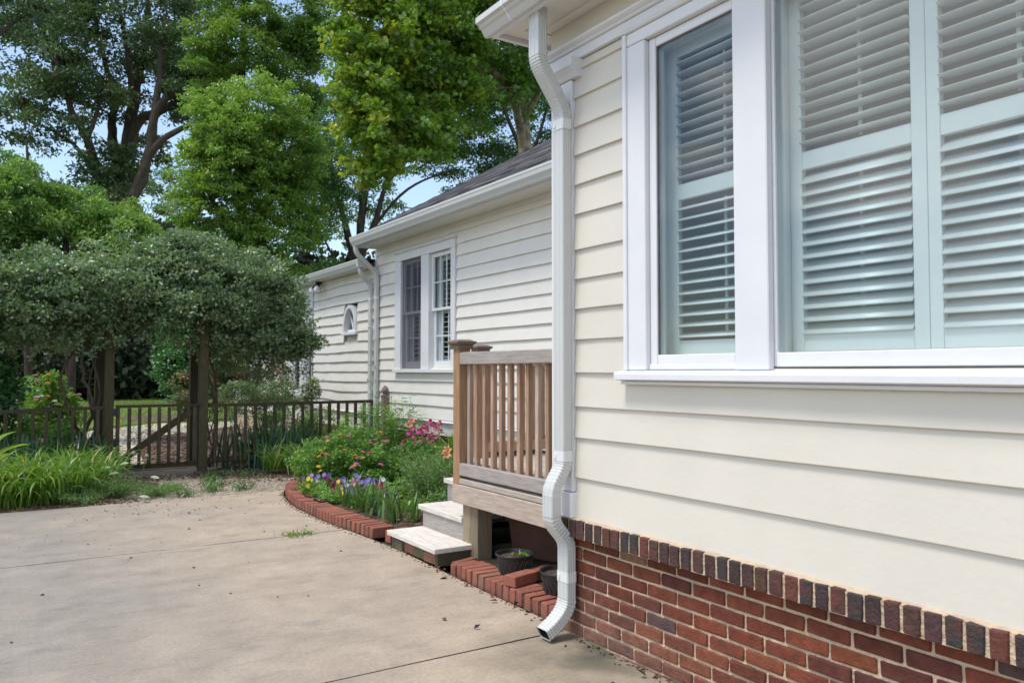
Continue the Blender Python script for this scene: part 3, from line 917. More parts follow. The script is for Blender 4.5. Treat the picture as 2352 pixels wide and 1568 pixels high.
obj('foundation', G().box(RX + .03, RX + .12, RY0, RY1 + .08, -.1, .50), 'ledge_brick', wing, color=(.10, .042, .03))
g = G().box(RX + .11, 7.5, 8.0, 8.05, .6, 3.1).box(RX + .11, 7.5, 10.9, 10.95, .6, 3.1).box(7.5, 7.55, 8.0, 10.95, .6, 3.1).box(RX + .11, 7.5, 8.0, 10.95, .55, .6).box(RX + .11, 7.5, 8.0, 10.95, 3.1, 3.15)
obj('interior_wall', g, 'interior', wing)
# eave
obj('soffit', G().box(4.395, RX + .02, RY0, 11.10, 3.140, 3.155), 'soffit', wing)
obj('bed_moulding', G().prism([(RX - .022, 3.10), (RX - .05, 3.138), (RX, 3.138), (RX, 3.10)], 'y', RY0, 11.03), 'cream_far', wing)
obj('fascia', G().box(4.372, 4.394, RY0, 11.13, 3.13, 3.26, .002), 'white', wing)
obj('gutter', G().prism(gutter_profile(4.370, 3.262, .12, .125), 'y', RY0, 11.02), 'vinyl', wing, smooth=20)
obj('gutter_end', G().prism(gutter_profile(4.370, 3.262, .12, .125)[:10], 'y', 11.021, 11.025), 'vinyl', wing)
# gable end and roof deck; slope 0.57
SL = .57
def roof_z(x): return 3.275 + (x - 4.36) * SL
obj('gable', G().prism([(4.42, 3.16), (8.9, 3.16), (8.9, roof_z(8.9) - .06), (4.42, roof_z(4.42) - .06)], 'y', 11.03, 11.10), 'cream_far', wing)
g = G()
R0, R1, RT = 4.9, 11.15, 8.9
g.add([(4.335, R0, roof_z(4.335) - .012), (4.335, R1, roof_z(4.335) - .012), (RT, R1, roof_z(RT) - .012), (RT, R0, roof_z(RT) - .012),
       (4.335, R0, roof_z(4.335) - .04), (4.335, R1, roof_z(4.335) - .04), (RT, R1, roof_z(RT) - .06), (RT, R0, roof_z(RT) - .06)],
      [(0, 1, 2, 3)[::-1], (4, 5, 6, 7), (0, 4, 5, 1), (1, 5, 6, 2), (2, 6, 7, 3), (3, 7, 4, 0)])
g.add([(RT, R0, roof_z(RT) - .012), (RT, R1, roof_z(RT) - .012), (13.4, R1, 3.2), (13.4, R0, 3.2)], [(0, 1, 2, 3)[::-1]])
roof = obj('roof', g, 'shingle', wing, color=(.05, .05, .055))
tabs = []
for k in range(4):
    r = random.Random(50 + k)
    tabs.append(g_mesh('shingle', G().box(-.11, .075, -.158, .158, 0, .017, .004, .003, r), 'shingle'))
r = random.Random(9)
ang = math.atan(SL)
rowi, x = 0, 4.40
while x < 7.9:
    ylo = max(R0, x * 1.36 - .35)
    y = R1 + .005 - (.16 if rowi % 2 else 0) - .16
    while y > ylo:
        v = r.uniform(.4, 1.9) * (1.3 if rowi % 3 == 1 else .75)
        meshobj('shingle', tabs[r.randrange(4)], roof, (x, y, roof_z(x) + .001), (r.uniform(-.006, .006), -ang - .035 + r.uniform(-.006, .006), 0), (.062 * v, .060 * v, .064 * v))
        y -= .322
    x += .142 * math.cos(ang)
    rowi += 1
# rear window: two double-hung sashes in one casing
rw = obj('window', G().box(RX - .045, RX + .02, 10.162, 10.351, 1.342, 2.85, .003), 'white', wing)
def rp(name, g, mat='white'): return obj(name, g, mat, rw)
rp('casing', G().box(RX - .045, RX + .02, 8.58, 8.689, 1.342, 2.85, .003))
rp('casing', G().box(RX - .045, RX + .02, 8.58, 10.351, 2.852, 2.955, .003))
rp('head_moulding', G().prism([(RX - .046, 2.957), (RX - .060, 2.965), (RX - .068, 2.975), (RX - .068, 2.985), (RX + .02, 2.985), (RX + .02, 2.957)], 'y', 8.565, 10.366))
rp('mullion', G().box(RX - .043, RX + .06, 9.295, 9.522, 1.342, 2.85, .003))
rp('sill', G().box(RX - .075, RX + .06, 8.56, 10.37, 1.295, 1.340, .004))
for (a, b2) in ((8.691, 9.293), (9.524, 10.160)):
    g = G()                                          # upper sash outside, lower sash set back
    for (x0, x1, z0, z1, st) in ((RX + .005, RX + .035, 2.095, 2.845, .045), (RX + .038, RX + .068, 1.345, 2.13, .05)):
        g.box(x0, x1, a, a + st, z0, z1, .002); g.box(x0, x1, b2 - st, b2, z0, z1, .002)
        g.box(x0 + .001, x1 - .001, a + st, b2 - st, z1 - (.05 if z1 > 2.5 else .035), z1, .002)
        g.box(x0 + .001, x1 - .001, a + st, b2 - st, z0, z0 + (.036 if z1 > 2.5 else .10), .002)
    rp('sash', g)
    g = G()
    for (xx, z0, z1, st) in ((RX + .02, 2.131, 2.795, .045), (RX + .053, 1.446, 2.095, .05)):
        w = (b2 - a - 2 * st)
        g.box(xx - .006, xx + .006, a + st + w / 3 - .008, a + st + w / 3 + .008, z0, z1)
        g.box(xx - .006, xx + .006, a + st + 2 * w / 3 - .008, a + st + 2 * w / 3 + .008, z0, z1)
        g.box(xx - .0055, xx + .0055, a + st, b2 - st, (z0 + z1) / 2 - .008, (z0 + z1) / 2 + .008)
    rp('muntin', g)
    rp('pane', G().box(RX + .0275, RX + .0295, a + .045, b2 - .045, 2.131, 2.795), 'glass')
    rp('pane', G().box(RX + .0605, RX + .0625, a + .05, b2 - .05, 1.446, 2.095), 'glass')
rp('insect_screen', G().box(RX - .012, RX - .010, 9.5235, 10.1605, 1.345, 2.848), 'screen')
gr = 'plantation shutters inside the wing window'
lo2 = [1.50 + .064 * i for i in range(9)]
up2 = [2.18 + .064 * i for i in range(9)]
shutter(RX + .092, 8.70, 9.285, 1.40, 2.80, .16, 'louvered shutter in the clear right half of the wing window', lo2, up2, .06, rad(16), rad(12), (2.06, 2.13), gr, (.08, .06), .014, .42)
shutter(RX + .092, 9.53, 10.155, 1.40, 2.80, .16, 'louvered shutter behind the dark screen in the wing window', lo2, up2, .06, rad(16), rad(12), (2.06, 2.13), gr, (.08, .06), .014, .42)

def small_downspout(xt, xw, zt, y, label, zcut):
    t = node('downspout', (xw, y, 0), label, 'downspout', 'slim downspouts at the wing corner')
    wx, wy = .055, .078
    obj('elbow', elbow(bend((xt, zt), dn, (xt + .05, zt - .13), (.75, -.66), 8), y, wx, wy, True), 'vinyl', t, smooth=35)
    obj('pipe', elbow([(xt + .048, zt - .128), (xw - .05, zt - .128 - (xw - .098 - xt) * .88)], y, wx * .97, wy * .97, False), 'vinyl', t, smooth=35)
    zz = zt - .128 - (xw - .098 - xt) * .88
    obj('elbow', elbow(bend((xw - .05, zz), (.75, -.66), (xw, zz - .13), dn, 8), y, wx, wy, True), 'vinyl', t, smooth=35)
    obj('pipe', elbow([(xw, zz - .129), (xw, 1.6), (xw, zcut)], y, wx * .97, wy * .97, False), 'vinyl', t, smooth=35)
    for q in (2.4, 1.0):
        obj('strap', elbow([(xw, q + .02), (xw, q - .02)], y, wx * 1.04, wy * 1.04, False), 'strap', t, smooth=35)
    return t
small_downspout(4.325, 4.66, 3.138, 10.965, 'slim white downspout from the upper gutter at the wing corner', .16)
small_downspout(4.50, 4.675, 2.865, 11.22, 'slim white downspout from the lower gutter beyond the wing corner', .16)

# ================================================================== LOW EXTENSION
ext = node('house_extension', (RX, 12.5, 0), 'low clapboard extension with small arched window beyond the wing corner', 'house')
rb = random.Random(41)
TY0, TY1 = 11.125, 13.90
TL = [.69 + .1555 * i for i in range(15)]
def sag(y, z):
    return -.018 * math.exp(-((y - 12.55) / .55) ** 2) * math.exp(-((z - .95) / .45) ** 2) + .006 * math.sin(y * 3.1 + z * 5)
AY, AZ0, AR = 12.10, 1.935, .30                    # arched window: centre, sill, radius
for za, zb in zip(TL[:-1], TL[1:]):
    if zb > AZ0 - .02 and za < AZ0 + .46:
        spans = [(TY0, AY - .285), (AY + .285, TY1)]
    else:
        spans = [(TY0, TY1)]
    for a, b2 in spans:
        obj('siding_board', lap_board(RX, a, b2, za, zb, rb, thick=.028, wob=.004, seg=.22, sag=sag), 'cream_far', ext, smooth=30)
obj('skirt_board', G().box(RX - .012, RX + .02, TY0, TY1, .41, .668, .002), 'cream_far', ext)
obj('drip_cap', G().prism([(RX - .05, .668), (RX - .05, .676), (RX + .01, .698), (RX + .02, .698), (RX + .02, .668)], 'y', TY0, TY1 + .03), 'white', ext)
g = G().box(RX + .022, RX + .10, TY0, TY1, .40, AZ0); g.box(RX + .022, RX + .10, TY0, TY1, AZ0 + .48, 3.0)
g.box(RX + .022, RX + .10, TY0, AY - .30, AZ0 + .001, AZ0 + .479); g.box(RX + .022, RX + .10, AY + .30, TY1, AZ0 + .001, AZ0 + .479)
g.box(RX + .022, RX + .10, TY1 + .001, 19.5, .40, .9); g.box(RX + .022, RX + .10, TY1 + .001, 19.5, 2.35, 3.0)
g.box(RX + .101, 8.3, 19.44, 19.5, 0, 3.0)
obj('wall', g, 'cream_far', ext)
g = G().box(RX + .12, 6.5, 11.2, 11.24, .6, 2.9).box(6.5, 6.55, 11.2, 19.4, .6, 2.9).box(RX + .12, 6.5, 11.2, 19.4, .55, .6).box(RX + .12, 6.5, 11.2, 19.4, 2.9, 2.95)
obj('interior_wall', g, 'interior', ext)
fb = brick_meshes('brick', .09, .193, .0575, 'brick', 3)
r = random.Random(77)
for k in range(6):
    y = TY0 + .1 + (.1 if k % 2 else 0)
    while y < TY1 - .1:
        meshobj('brick', fb[r.randrange(3)], ext, (RX + .035, y, .372 - .069 * k), (0, 0, 0), tuple(c * 1.25 for c in REDS[r.randrange(8)]))
        y += .2035
obj('mortar', rough_panel(RX + .0005, TY0, 19.5, -.05, .405, .06, .003, 8, .1), 'mortar', ext)
# eave, gutter, low roof
obj('soffit', G().box(4.56, RX + .02, TY0, 19.6, 2.868, 2.882), 'soffit', ext)
obj('frieze_board', G().box(RX - .03, RX + .02, TY0, TY1, 2.80, 2.866, .002), 'cream_far', ext)
obj('fascia', G().box(4.538, 4.559, TY0, 19.6, 2.86, 2.975, .002), 'white', ext)
obj('gutter', G().prism(gutter_profile(4.537, 2.978, .115, .115), 'y', 11.16, 19.6), 'vinyl', ext, smooth=20)
obj('gutter_outlet_box', G().box(4.415, 4.545, 11.115, 11.159, 2.855, 2.985, .004), 'vinyl', ext)
g = G().add([(4.47, TY0, 2.985), (4.47, 19.65, 2.985), (8.5, 19.65, 3.22), (8.5, TY0, 3.22), (4.47, TY0, 2.965), (4.47, 19.65, 2.965), (8.5, 19.65, 3.20), (8.5, TY0, 3.20)],
            [(0, 1, 2, 3)[::-1], (4, 5, 6, 7), (0, 4, 5, 1), (1, 5, 6, 2), (2, 6, 7, 3), (3, 7, 4, 0)])
obj('roof', g, 'shingle', ext, color=(.06, .06, .065))
# arched window with a deep hood
def arch(y, z0, rad_, rise, n=14):
    return [(y - rad_, z0)] + [(y - rad_ * math.cos(PI * i / n), z0 + .02 + rise * math.sin(PI * i / n)) for i in range(n + 1)] + [(y + rad_, z0)]
outer, inner = arch(AY, AZ0, .285, .42), arch(AY, AZ0, .235, .365)
g = G(); n = len(outer)
for xx, pr in ((RX - .050, outer), (RX - .050, inner), (RX + .075, inner), (RX + .075, outer)):
    g.v += [(xx, p[0], p[1]) for p in pr]
for i in range(n - 1):
    for a in range(4):
        b2 = (a + 1) % 4
        g.f.append([a * n + i, a * n + i + 1, b2 * n + i + 1, b2 * n + i])
g.f.append([0, n, 2 * n, 3 * n]); g.f.append([n - 1, 2 * n - 1, 3 * n - 1, 4 * n - 1][::-1])
aw = obj('window', g, 'white', ext, smooth=30)
obj('sill', G().box(RX - .070, RX + .16, AY - .30, AY + .30, AZ0 - .045, AZ0 - .001, .004), 'white', aw)
g = G()
g.box(RX + .015, RX + .05, AY - .234, AY + .234, AZ0, AZ0 + .05)
for s in (-1, 1):
    p0, p1 = Vector((RX + .033, AY, AZ0 + .05)), Vector((RX + .033, AY + s * .15, AZ0 + .31))
    g.tube([p0, p1], .014, 4)
g.box(RX + .024, RX + .044, AY - .012, AY + .012, AZ0 + .05, AZ0 + .375)
obj('muntin', g, 'white', aw)
g = G().add([(RX + .055, p[0], p[1]) for p in inner], [tuple(range(n))])
g.add([(RX + .059, p[0], p[1]) for p in inner], [tuple(range(n))[::-1]])
obj('pane', g, 'glass', aw)
# tall glazed side with white trim and louvers, half hidden by the rose
ys = [(13.91, 14.02, 'white', 0)]
for (a, b2) in ((14.02, 14.26), (14.64, 15.06), (15.67, 15.93), (16.30, 16.75), (17.3, 17.75), (18.3, 18.75)):
    zz0, zz1 = .92, 2.33
    pw = obj('window', G().box(RX - .03, RX + .02, b2, b2 + (.38 if b2 < 14.3 else .20), .90, 2.40, .003), 'white', ext)
    obj('sash', G().box(RX + .0, RX + .03, a, a + .03, zz0, zz1).box(RX + .0, RX + .03, b2 - .03, b2, zz0, zz1).box(RX + .001, RX + .029, a + .03, b2 - .03, zz0, zz0 + .05).box(RX + .001, RX + .029, a + .03, b2 - .03, zz1 - .05, zz1), 'white', pw)
    obj('pane', G().box(RX + .012, RX + .015, a + .03, b2 - .03, zz0 + .05, zz1 - .05), 'glass', pw)
    me = louver_mesh(b2 - a, .06)
    for k in range(21):
        meshobj('louver', me, pw, (RX + .075, (a + b2) / 2, .98 + .064 * k), (0, -rad(24), 0))
for a, b2 in ((15.26, 15.665), (16.13, 16.295), (16.95, 17.295), (17.95, 18.295), (18.95, 19.5)):
    for k in range(10):
        obj('siding_board', lap_board(RX, a, b2, .93 + .145 * k, 1.075 + .145 * k, rb, thick=.015), 'cream_far', ext)
obj('window_ledge', G().box(RX - .10, RX + .02, 13.92, 19.5, .83, .895, .004), 'white', ext)
obj('skirt_board', G().box(RX - .02, RX + .021, 13.93, 19.5, .42, .828, .002), 'cream_far', ext)
obj('head_board', G().box(RX - .03, RX + .021, 13.92, 19.5, 2.42, 2.866, .002), 'white', ext)

# floodlight under the extension eave
fl = node('floodlight', (4.63, 13.45, 2.80), 'twin bulb floodlight under the extension eave near the rose', 'light fixture')
obj('base', G().lathe([(.05, .04), (.055, .02), (.04, 0)], (4.63, 13.45, 2.825), 12), 'iron', fl)
for s in (-1, 1):
    g = G().tube([(4.63, 13.45 + s * .02, 2.82), (4.60, 13.45 + s * .08, 2.79), (4.575, 13.45 + s * .11, 2.765)], [.02, .03, .03], 8)
    hd = obj('lamp_holder', g, 'iron', fl)
    obj('bulb', G().lathe([(.012, .075), (.03, .06), (.05, .03), (.055, 0), (.045, -.03), (.02, -.045)], (4.56, 13.45 + s * .13, 2.715), 14), 'bulb', hd, smooth=True)

# gas pipe with valve at the wing foot
gp = node('gas_pipe', (4.62, 10.3, .1), 'dark green gas pipe and valve low on the wing wall behind the coneflowers', 'pipe')
obj('pipe', G().tube([(4.62, 10.35, .08), (4.62, 10.35, .52), (4.62, 10.30, .56), (4.62, 9.65, .55), (4.62, 9.60, .50), (4.62, 9.60, .08)], .022, 8), 'valve', gp, smooth=True)
obj('valve', G().lathe([(.03, -.06), (.05, -.05), (.055, 0), (.05, .05), (.03, .07)], (4.60, 10.34, .60), 12).tube([(4.60, 10.24, .60), (4.60, 10.44, .60)], .035, 8), 'valve', gp, smooth=30)

# ================================================================== DECK
deck = node('deck', (3.6, 4.6, 0), 'weathered grey wooden deck with brown balusters beside the near house', 'deck')
r = random.Random(61)
def greys(w=0.0):
    v = r.uniform(.82, 1.15)
    return ((.40 + .02 * w) * v, (.345 - .02 * w) * v, (.300 - .045 * w) * v)
def browns():
    v = r.uniform(.82, 1.2)
    return (.40 * v, .265 * v, .18 * v)
x = 2.705
while x < 4.68:
    y1 = 4.985 if x + .07 < 3.26 else 5.99
    obj('decking_plank', G().box(x, x + .138, 3.42, y1, .530, .569, .005), 'deckwood_y', deck, color=greys())
    x += .1445
obj('rim_board', G().box(2.700, 2.738, 3.42, 4.985, .395, .526, .004), 'deckwood_y', deck, color=greys(.6))
obj('rim_board', G().box(2.740, 3.26, 4.945, 4.983, .395, .526, .004), 'deckwood_x', deck, color=greys(.3))
obj('rim_board', G().box(3.262, 3.30, 4.99, 5.985, .395, .526, .004), 'deckwood_y', deck, color=greys(.3))
obj('rim_board', G().box(3.302, 4.69, 5.95, 5.985, .395, .526, .004), 'deckwood_x', deck, color=greys(.3))
obj('skirt_board', G().box(3.30, 4.69, 5.90, 5.925, .02, .394), 'deckwood_x', deck, color=(.16, .14, .11))  # added on the far side to keep daylight out from under the deck
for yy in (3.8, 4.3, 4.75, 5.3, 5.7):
    obj('joist', G().box(2.745 if yy < 4.9 else 3.31, 4.69, yy, yy + .038, .40, .528), 'deckwood_x', deck, color=(.12, .10, .08))  # darker than the planks: shade under the deck put into the colour
obj('support_post', G().box(2.742, 2.86, 4.700, 4.800, .0, .392, .005), 'deckwood_z', deck, color=(.19, .165, .115))
obj('support_post', G().box(2.742, 2.83, 4.803, 4.905, .0, .392, .005), 'deckwood_z', deck, color=(.26, .225, .15))
obj('support_post', G().box(4.55, 4.64, 4.80, 4.89, .0, .392, .005), 'deckwood_z', deck, color=(.2, .17, .13))
def newel(x, y, zb, zt):
    p = obj('post', G().box(x - .045, x + .045, y - .045, y + .045, zb, zt, .004), 'deckwood_z', deck, color=(.33, .20, .115))
    g = G()
    def sq(h0, h1, a0, a1):
        g.add([(x + sx * a0, y + sy * a0, h0) for sx, sy in ((-1, -1), (1, -1), (1, 1), (-1, 1))] + [(x + sx * a1, y + sy * a1, h1) for sx, sy in ((-1, -1), (1, -1), (1, 1), (-1, 1))],
              [(0, 1, 5, 4), (1, 2, 6, 5), (2, 3, 7, 6), (3, 0, 4, 7), (3, 2, 1, 0), (4, 5, 6, 7)])
    sq(zt - .022, zt + .004, .060, .060); sq(zt + .004, zt + .010, .055, .064); sq(zt + .010, zt + .020, .066, .074); sq(zt + .020, zt + .032, .078, .078); sq(zt + .032, zt + .046, .072, .042)
    obj('post_cap', g, 'deckwood_x', p, color=(.17, .125, .10))
newel(2.747, 4.932, .425, 1.492)
newel(3.500, 5.950, .40, 1.495)
def railing(axis, c, a0, a1, zt, zb, n, back=0):
    lo, hi = c, c + .088
    for (z0, z1) in ((zt - .084, zt), (zb, zb + .084)):
        if axis == 'y':
            obj('rail', G().box(lo, lo + .040, a0, a1, z0, z1, .004), 'deckwood_y', deck, color=(.33, .295, .27))
            obj('rail', G().box(hi - .010, hi + .028, a0, a1, z0, z1, .004), 'deckwood_y', deck, color=greys())
        else:
            obj('rail', G().box(a0, a1, lo, lo + .038, z0, z1, .004), 'deckwood_x', deck, color=browns())
            obj('rail', G().box(a0, a1, hi - .010, hi + .028, z0, z1, .004), 'deckwood_x', deck, color=browns())
    for k in range(n):
        a = a0 + (a1 - a0) * (k + .5) / n + r.uniform(-.006, .006)
        m0 = lo + .042
        if axis == 'y':
            bx = G().box(m0, m0 + .034, a - .017, a + .017, zb + .004, zt - .01, .003)
        else:
            bx = G().box(a - .017, a + .017, m0, m0 + .034, zb + .004, zt - .01, .003)
        q = r.random()
        obj('baluster', bx, 'deckwood_z', deck, color=browns() if q < .75 else greys(1))
railing('y', 2.702, 3.42, 4.886, 1.446, .590, 14)
railing('x', 5.905, 3.548, 4.68, 1.446, .613, 10)

steps = node('wooden_steps', (2.85, 5.2, 0), 'three weathered wooden steps rising from the drive to the deck', 'steps')
obj('tread', G().box(2.455, 2.752, 4.775, 5.552, .093, .128, .004), 'deckwood_y', steps, color=(.62, .57, .51))  # treads lighter, risers darker: light from above put into the wood colours
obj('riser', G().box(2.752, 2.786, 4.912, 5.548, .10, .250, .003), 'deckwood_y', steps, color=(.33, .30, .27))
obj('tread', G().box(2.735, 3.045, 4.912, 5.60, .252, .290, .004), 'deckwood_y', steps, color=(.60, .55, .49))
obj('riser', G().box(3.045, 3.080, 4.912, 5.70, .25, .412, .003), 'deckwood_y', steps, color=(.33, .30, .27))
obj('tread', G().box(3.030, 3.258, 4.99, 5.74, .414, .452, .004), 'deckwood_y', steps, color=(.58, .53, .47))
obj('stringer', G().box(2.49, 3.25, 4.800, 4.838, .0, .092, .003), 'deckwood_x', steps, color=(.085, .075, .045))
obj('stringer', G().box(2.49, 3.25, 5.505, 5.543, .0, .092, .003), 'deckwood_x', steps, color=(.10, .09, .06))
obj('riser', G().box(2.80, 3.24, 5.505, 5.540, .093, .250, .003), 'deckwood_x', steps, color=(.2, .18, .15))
# loose bricks packed under the lowest tread
lb = brick_meshes('brick', .09, .17, .07, 'edge_brick', 3)
for k, (yy, cc) in enumerate(((4.93, (.27, .13, .085)), (5.10, (.14, .12, .075)), (5.27, (.25, .12, .08)), (5.44, (.13, .115, .08)))):
    o = meshobj('brick', lb[k % 3], None, (2.545 + r.uniform(-.01, .01), yy, .035), (0, 0, r.uniform(-.08, .08)), cc)
    tag(o, ['red brick under the bottom step, nearest the deck post', 'mossy grey brick under the bottom step, second from the deck post',
            'red brick under the bottom step, third from the deck post', 'mossy grey brick under the bottom step, nearest the flower bed'][k], 'brick', 'bricks packed under the bottom step')

# ================================================================== BRICK EDGING (two runs)
eb = brick_meshes('brick', .19, .056, .085, 'edge_brick', 5, .004, .0018)
def arc_points(pts, step):
    out, acc = [], 0.0
    P = [Vector((x, y, 0)) for x, y in pts]
    # Catmull-Rom resample
    fine = []
    for i in range(len(P) - 1):
        p0, p1, p2, p3 = P[max(i - 1, 0)], P[i], P[i + 1], P[min(i + 2, len(P) - 1)]
        for k in range(24):
            s = k / 24
            fine.append(.5 * ((2 * p1) + (-p0 + p2) * s + (2 * p0 - 5 * p1 + 4 * p2 - p3) * s * s + (-p0 + 3 * p1 - 3 * p2 + p3) * s**3))
    last = fine[0]; dist = 0; out = [(fine[0], (fine[1] - fine[0]).normalized())]
    for a, b2 in zip(fine, fine[1:]):
        dist += (b2 - a).length
        if dist >= step:
            out.append((b2, (b2 - a).normalized())); dist = 0
    return out
r = random.Random(71)
def edging(pts, label, zc, skip=None):
    t = node('brick_edging', (pts[len(pts) // 2][0], pts[len(pts) // 2][1], 0), label, 'edging', 'brick edging along the drive')
    A = arc_points(pts, .0665)
    g = G()
    prev = None
    for p, d in A:
        n = Vector((d.y, -d.x, 0))
        c = p + n * .097
        hv = r.uniform(.85, 1.15)
        col = (.265 * hv, .100 * hv, .070 * hv) if r.random() > .12 else (.25, .12, .085)
        meshobj('brick', eb[r.randrange(5)], t, (c.x, c.y, zc + r.uniform(-.003, .003)), (r.uniform(-.015, .015), r.uniform(-.015, .015), math.atan2(n.y, n.x) + r.uniform(-.02, .02)), col)
        if prev is not None:
            q0, q1 = prev
            a0, a1 = p + n * .006, p + n * .188
            z0, z1 = -.03, zc + .026
            g.add([(q0.x, q0.y, z0), (a0.x, a0.y, z0), (a1.x, a1.y, z0), (q1.x, q1.y, z0), (q0.x, q0.y, z1), (a0.x, a0.y, z1), (a1.x, a1.y, z1), (q1.x, q1.y, z1)],
                  [(0, 1, 5, 4)[::-1], (4, 5, 6, 7)[::-1], (2, 3, 7, 6)[::-1]])
        prev = (p + n * .006, p + n * .188)
    obj('mortar', g, 'joint', t)
edging(BORDER[5:], 'curved red brick edging round the flower bed', .034)
edging([(2.482, 3.40), (2.482, 3.83), (2.484, 4.24), (2.50, 4.56)], 'straight red brick edging under the deck beside the downspout', .028)
for k, (x, y, z, a) in enumerate(((2.66, 4.62, .012, .1), (2.70, 4.70, .010, .3))):
    o = meshobj('brick', eb[k], None, (x - .06, y, z), (0, 0, a), (.23, .09, .06))
    tag(o, ['sunken red brick at the foot of the deck post', 'sunken dark red brick half under the bottom step'][k], 'brick')
o = meshobj('brick', eb[3], None, (2.60, 5.66, .055), (0, 0, .05), (.27, .10, .07), (1.0, 1.4, 1.1))
tag(o, 'loose red brick standing against the end of the bottom step', 'brick')

# things under the deck
def pot(x, y, rr, hh, label):
    t = node('plant_pot', (x, y, .065), label, 'pot', 'black pots under the deck')
    body = obj('body', G().lathe([(rr * .78, 0), (rr * .86, hh * .3), (rr * .95, hh * .86), (rr * 1.04, hh * .9), (rr * 1.06, hh * .97), (rr * 1.04, hh), (rr * .97, hh), (rr * .92, hh * .8), (rr * .9, hh * .8)], (x, y, .066), 32), 'pot', t, smooth=35)
    g = G()
    for k in range(22):                              # raised diagonal lattice
        for s in (-1, 1):
            P = []
            for q in range(5):
                h = hh * (.14 + .62 * q / 4)
                a = 2 * PI * k / 22 + s * .28 * q / 4
                rad_ = rr * (.80 + .15 * (h / hh)) + .003
                P.append((x + rad_ * math.cos(a), y + rad_ * math.sin(a), .066 + h))
            g.tube(P, .0022, 4, cap=False)
    obj('lattice', g, 'potlattice', body)
    obj('soil', G().lathe([(rr * .94, 0), (rr * .5, .012), (.001, .006)], (x, y, .066 + hh * .8), 16, cap=False), 'soil', t)
    return t
pot(2.70, 4.165, .118, .128, 'black lattice pot with a small weed, left of the loose bricks')
pot(2.685, 3.665, .118, .128, 'black lattice pot half hidden by the downspout')
rng = np.random.default_rng(3)
POTWEED = (2.72, 4.15, .185)
pl = node('planter_box', (2.98, 4.36, .04), 'terracotta coloured planter box deep under the deck', 'planter')
g = G()
PX, PY, PW, PL, PH = 3.20, 4.52, .13, .25, .28
ca, sa = math.cos(.35), math.sin(.35)
def rot2(dx, dy): return (PX + dx * ca - dy * sa, PY + dx * sa + dy * ca)
rings = [(.86, .04), (.97, .04 + PH * .82), (1.06, .04 + PH * .84), (1.08, .04 + PH), (.96, .04 + PH), (.90, .04 + PH * .8)]
for k, zz in rings:
    g.v += [(*rot2(sx * PW * k, sy * PL * k), zz) for sx, sy in ((-1, -1), (1, -1), (1, 1), (-1, 1))]
for i in range(len(rings) - 1):
    for q in range(4):
        a, b2 = i * 4 + q, i * 4 + (q + 1) % 4
        g.f.append([a, b2, b2 + 4, a + 4])
g.f.append([3, 2, 1, 0]); g.f.append([20, 21, 22, 23])
obj('box', g, 'terracotta', pl)
bb = brick_meshes('brick', .085, .195, .062, 'edge_brick', 2, .004, .001)
o = meshobj('brick', bb[0], None, (2.585, 3.925, .105), (0, 0, 1.82), (.28, .105, .072)); tag(o, 'loose red brick on the edging between the two black pots', 'brick')
o = meshobj('brick', bb[1], None, (2.80, 4.03, .085), (0, 0, 1.75), (.25, .095, .065)); tag(o, 'loose brick lying behind, between pot and planter box', 'brick')

# ================================================================== FENCE, GATE, ARBOR
FY = 11.10
r = random.Random(81)
def fcol(v=1.0):
    q = r.uniform(.8, 1.2) * v
    return (.074 * q, .062 * q, .040 * q)
def picket(x, z0, z1, parent, y=FY, w=.038):
    obj('picket', G().box(x - w / 2 + r.uniform(-.003, .003), x + w / 2, y - .019, y + .019, z0, z1, .003), 'fencewood', parent, color=fcol())
def fence(x0, x1, zt, zb, n, label, tilt=0):
    t = node('fence', ((x0 + x1) / 2, FY, 0), label, 'fence', 'old wooden picket fence')
    obj('rail', G().add([(x0, FY - .045, zt - .038), (x1, FY - .045, zt - .038 + tilt), (x1, FY + .045, zt - .038 + tilt), (x0, FY + .045, zt - .038), (x0, FY - .045, zt), (x1, FY - .045, zt + tilt), (x1, FY + .045, zt + tilt), (x0, FY + .045, zt)],
        [(0, 3, 2, 1), (4, 5, 6, 7), (0, 1, 5, 4), (1, 2, 6, 5), (2, 3, 7, 6), (3, 0, 4, 7)]), 'fencewood', t, color=fcol(.9))
    obj('rail', G().box(x0, x1, FY - .019, FY + .019, zb, zb + .075, .003), 'fencewood', t, color=fcol(.9))
    for k in range(n):
        x = x0 + (x1 - x0) * (k + .6) / n
        picket(x, zb + .01, zt - .039 + tilt * (k + .6) / n, t, FY - .040)
    return t
fence(2.335, 4.83, .878, .10, 19, 'old picket fence from the arbor post to the wing wall', .012)
fence(-3.6, 1.075, .790, .06, 34, 'old picket fence left of the arbor behind the daylilies', .088)
gate = node('gate', (1.72, FY, 0), 'dark picket gate with a diagonal brace under the rose arbor', 'gate')
obj('rail', G().box(1.222, 2.20, FY - .03, FY + .03, .852, .886, .003), 'fencewood', gate, color=fcol())
obj('rail', G().box(1.222, 2.20, FY - .019, FY + .019, .075, .130, .003), 'fencewood', gate, color=fcol(.8))
obj('stile', G().box(1.225, 1.268, FY - .022, FY + .022, .131, .851, .003), 'fencewood', gate, color=(.12, .075, .05))
obj('stile', G().box(2.135, 2.19, FY - .022, FY + .022, .131, .851, .003), 'fencewood', gate, color=fcol(1.2))
for k in range(7):
    picket(1.375 + .1165 * k, .132, .85, gate, FY - .042)
g = G()
p0, p1 = Vector((1.27, FY + .022, .17)), Vector((2.135, FY + .022, .80))
d = (p1 - p0).normalized(); nn = Vector((-d.z, 0, d.x)) * .042
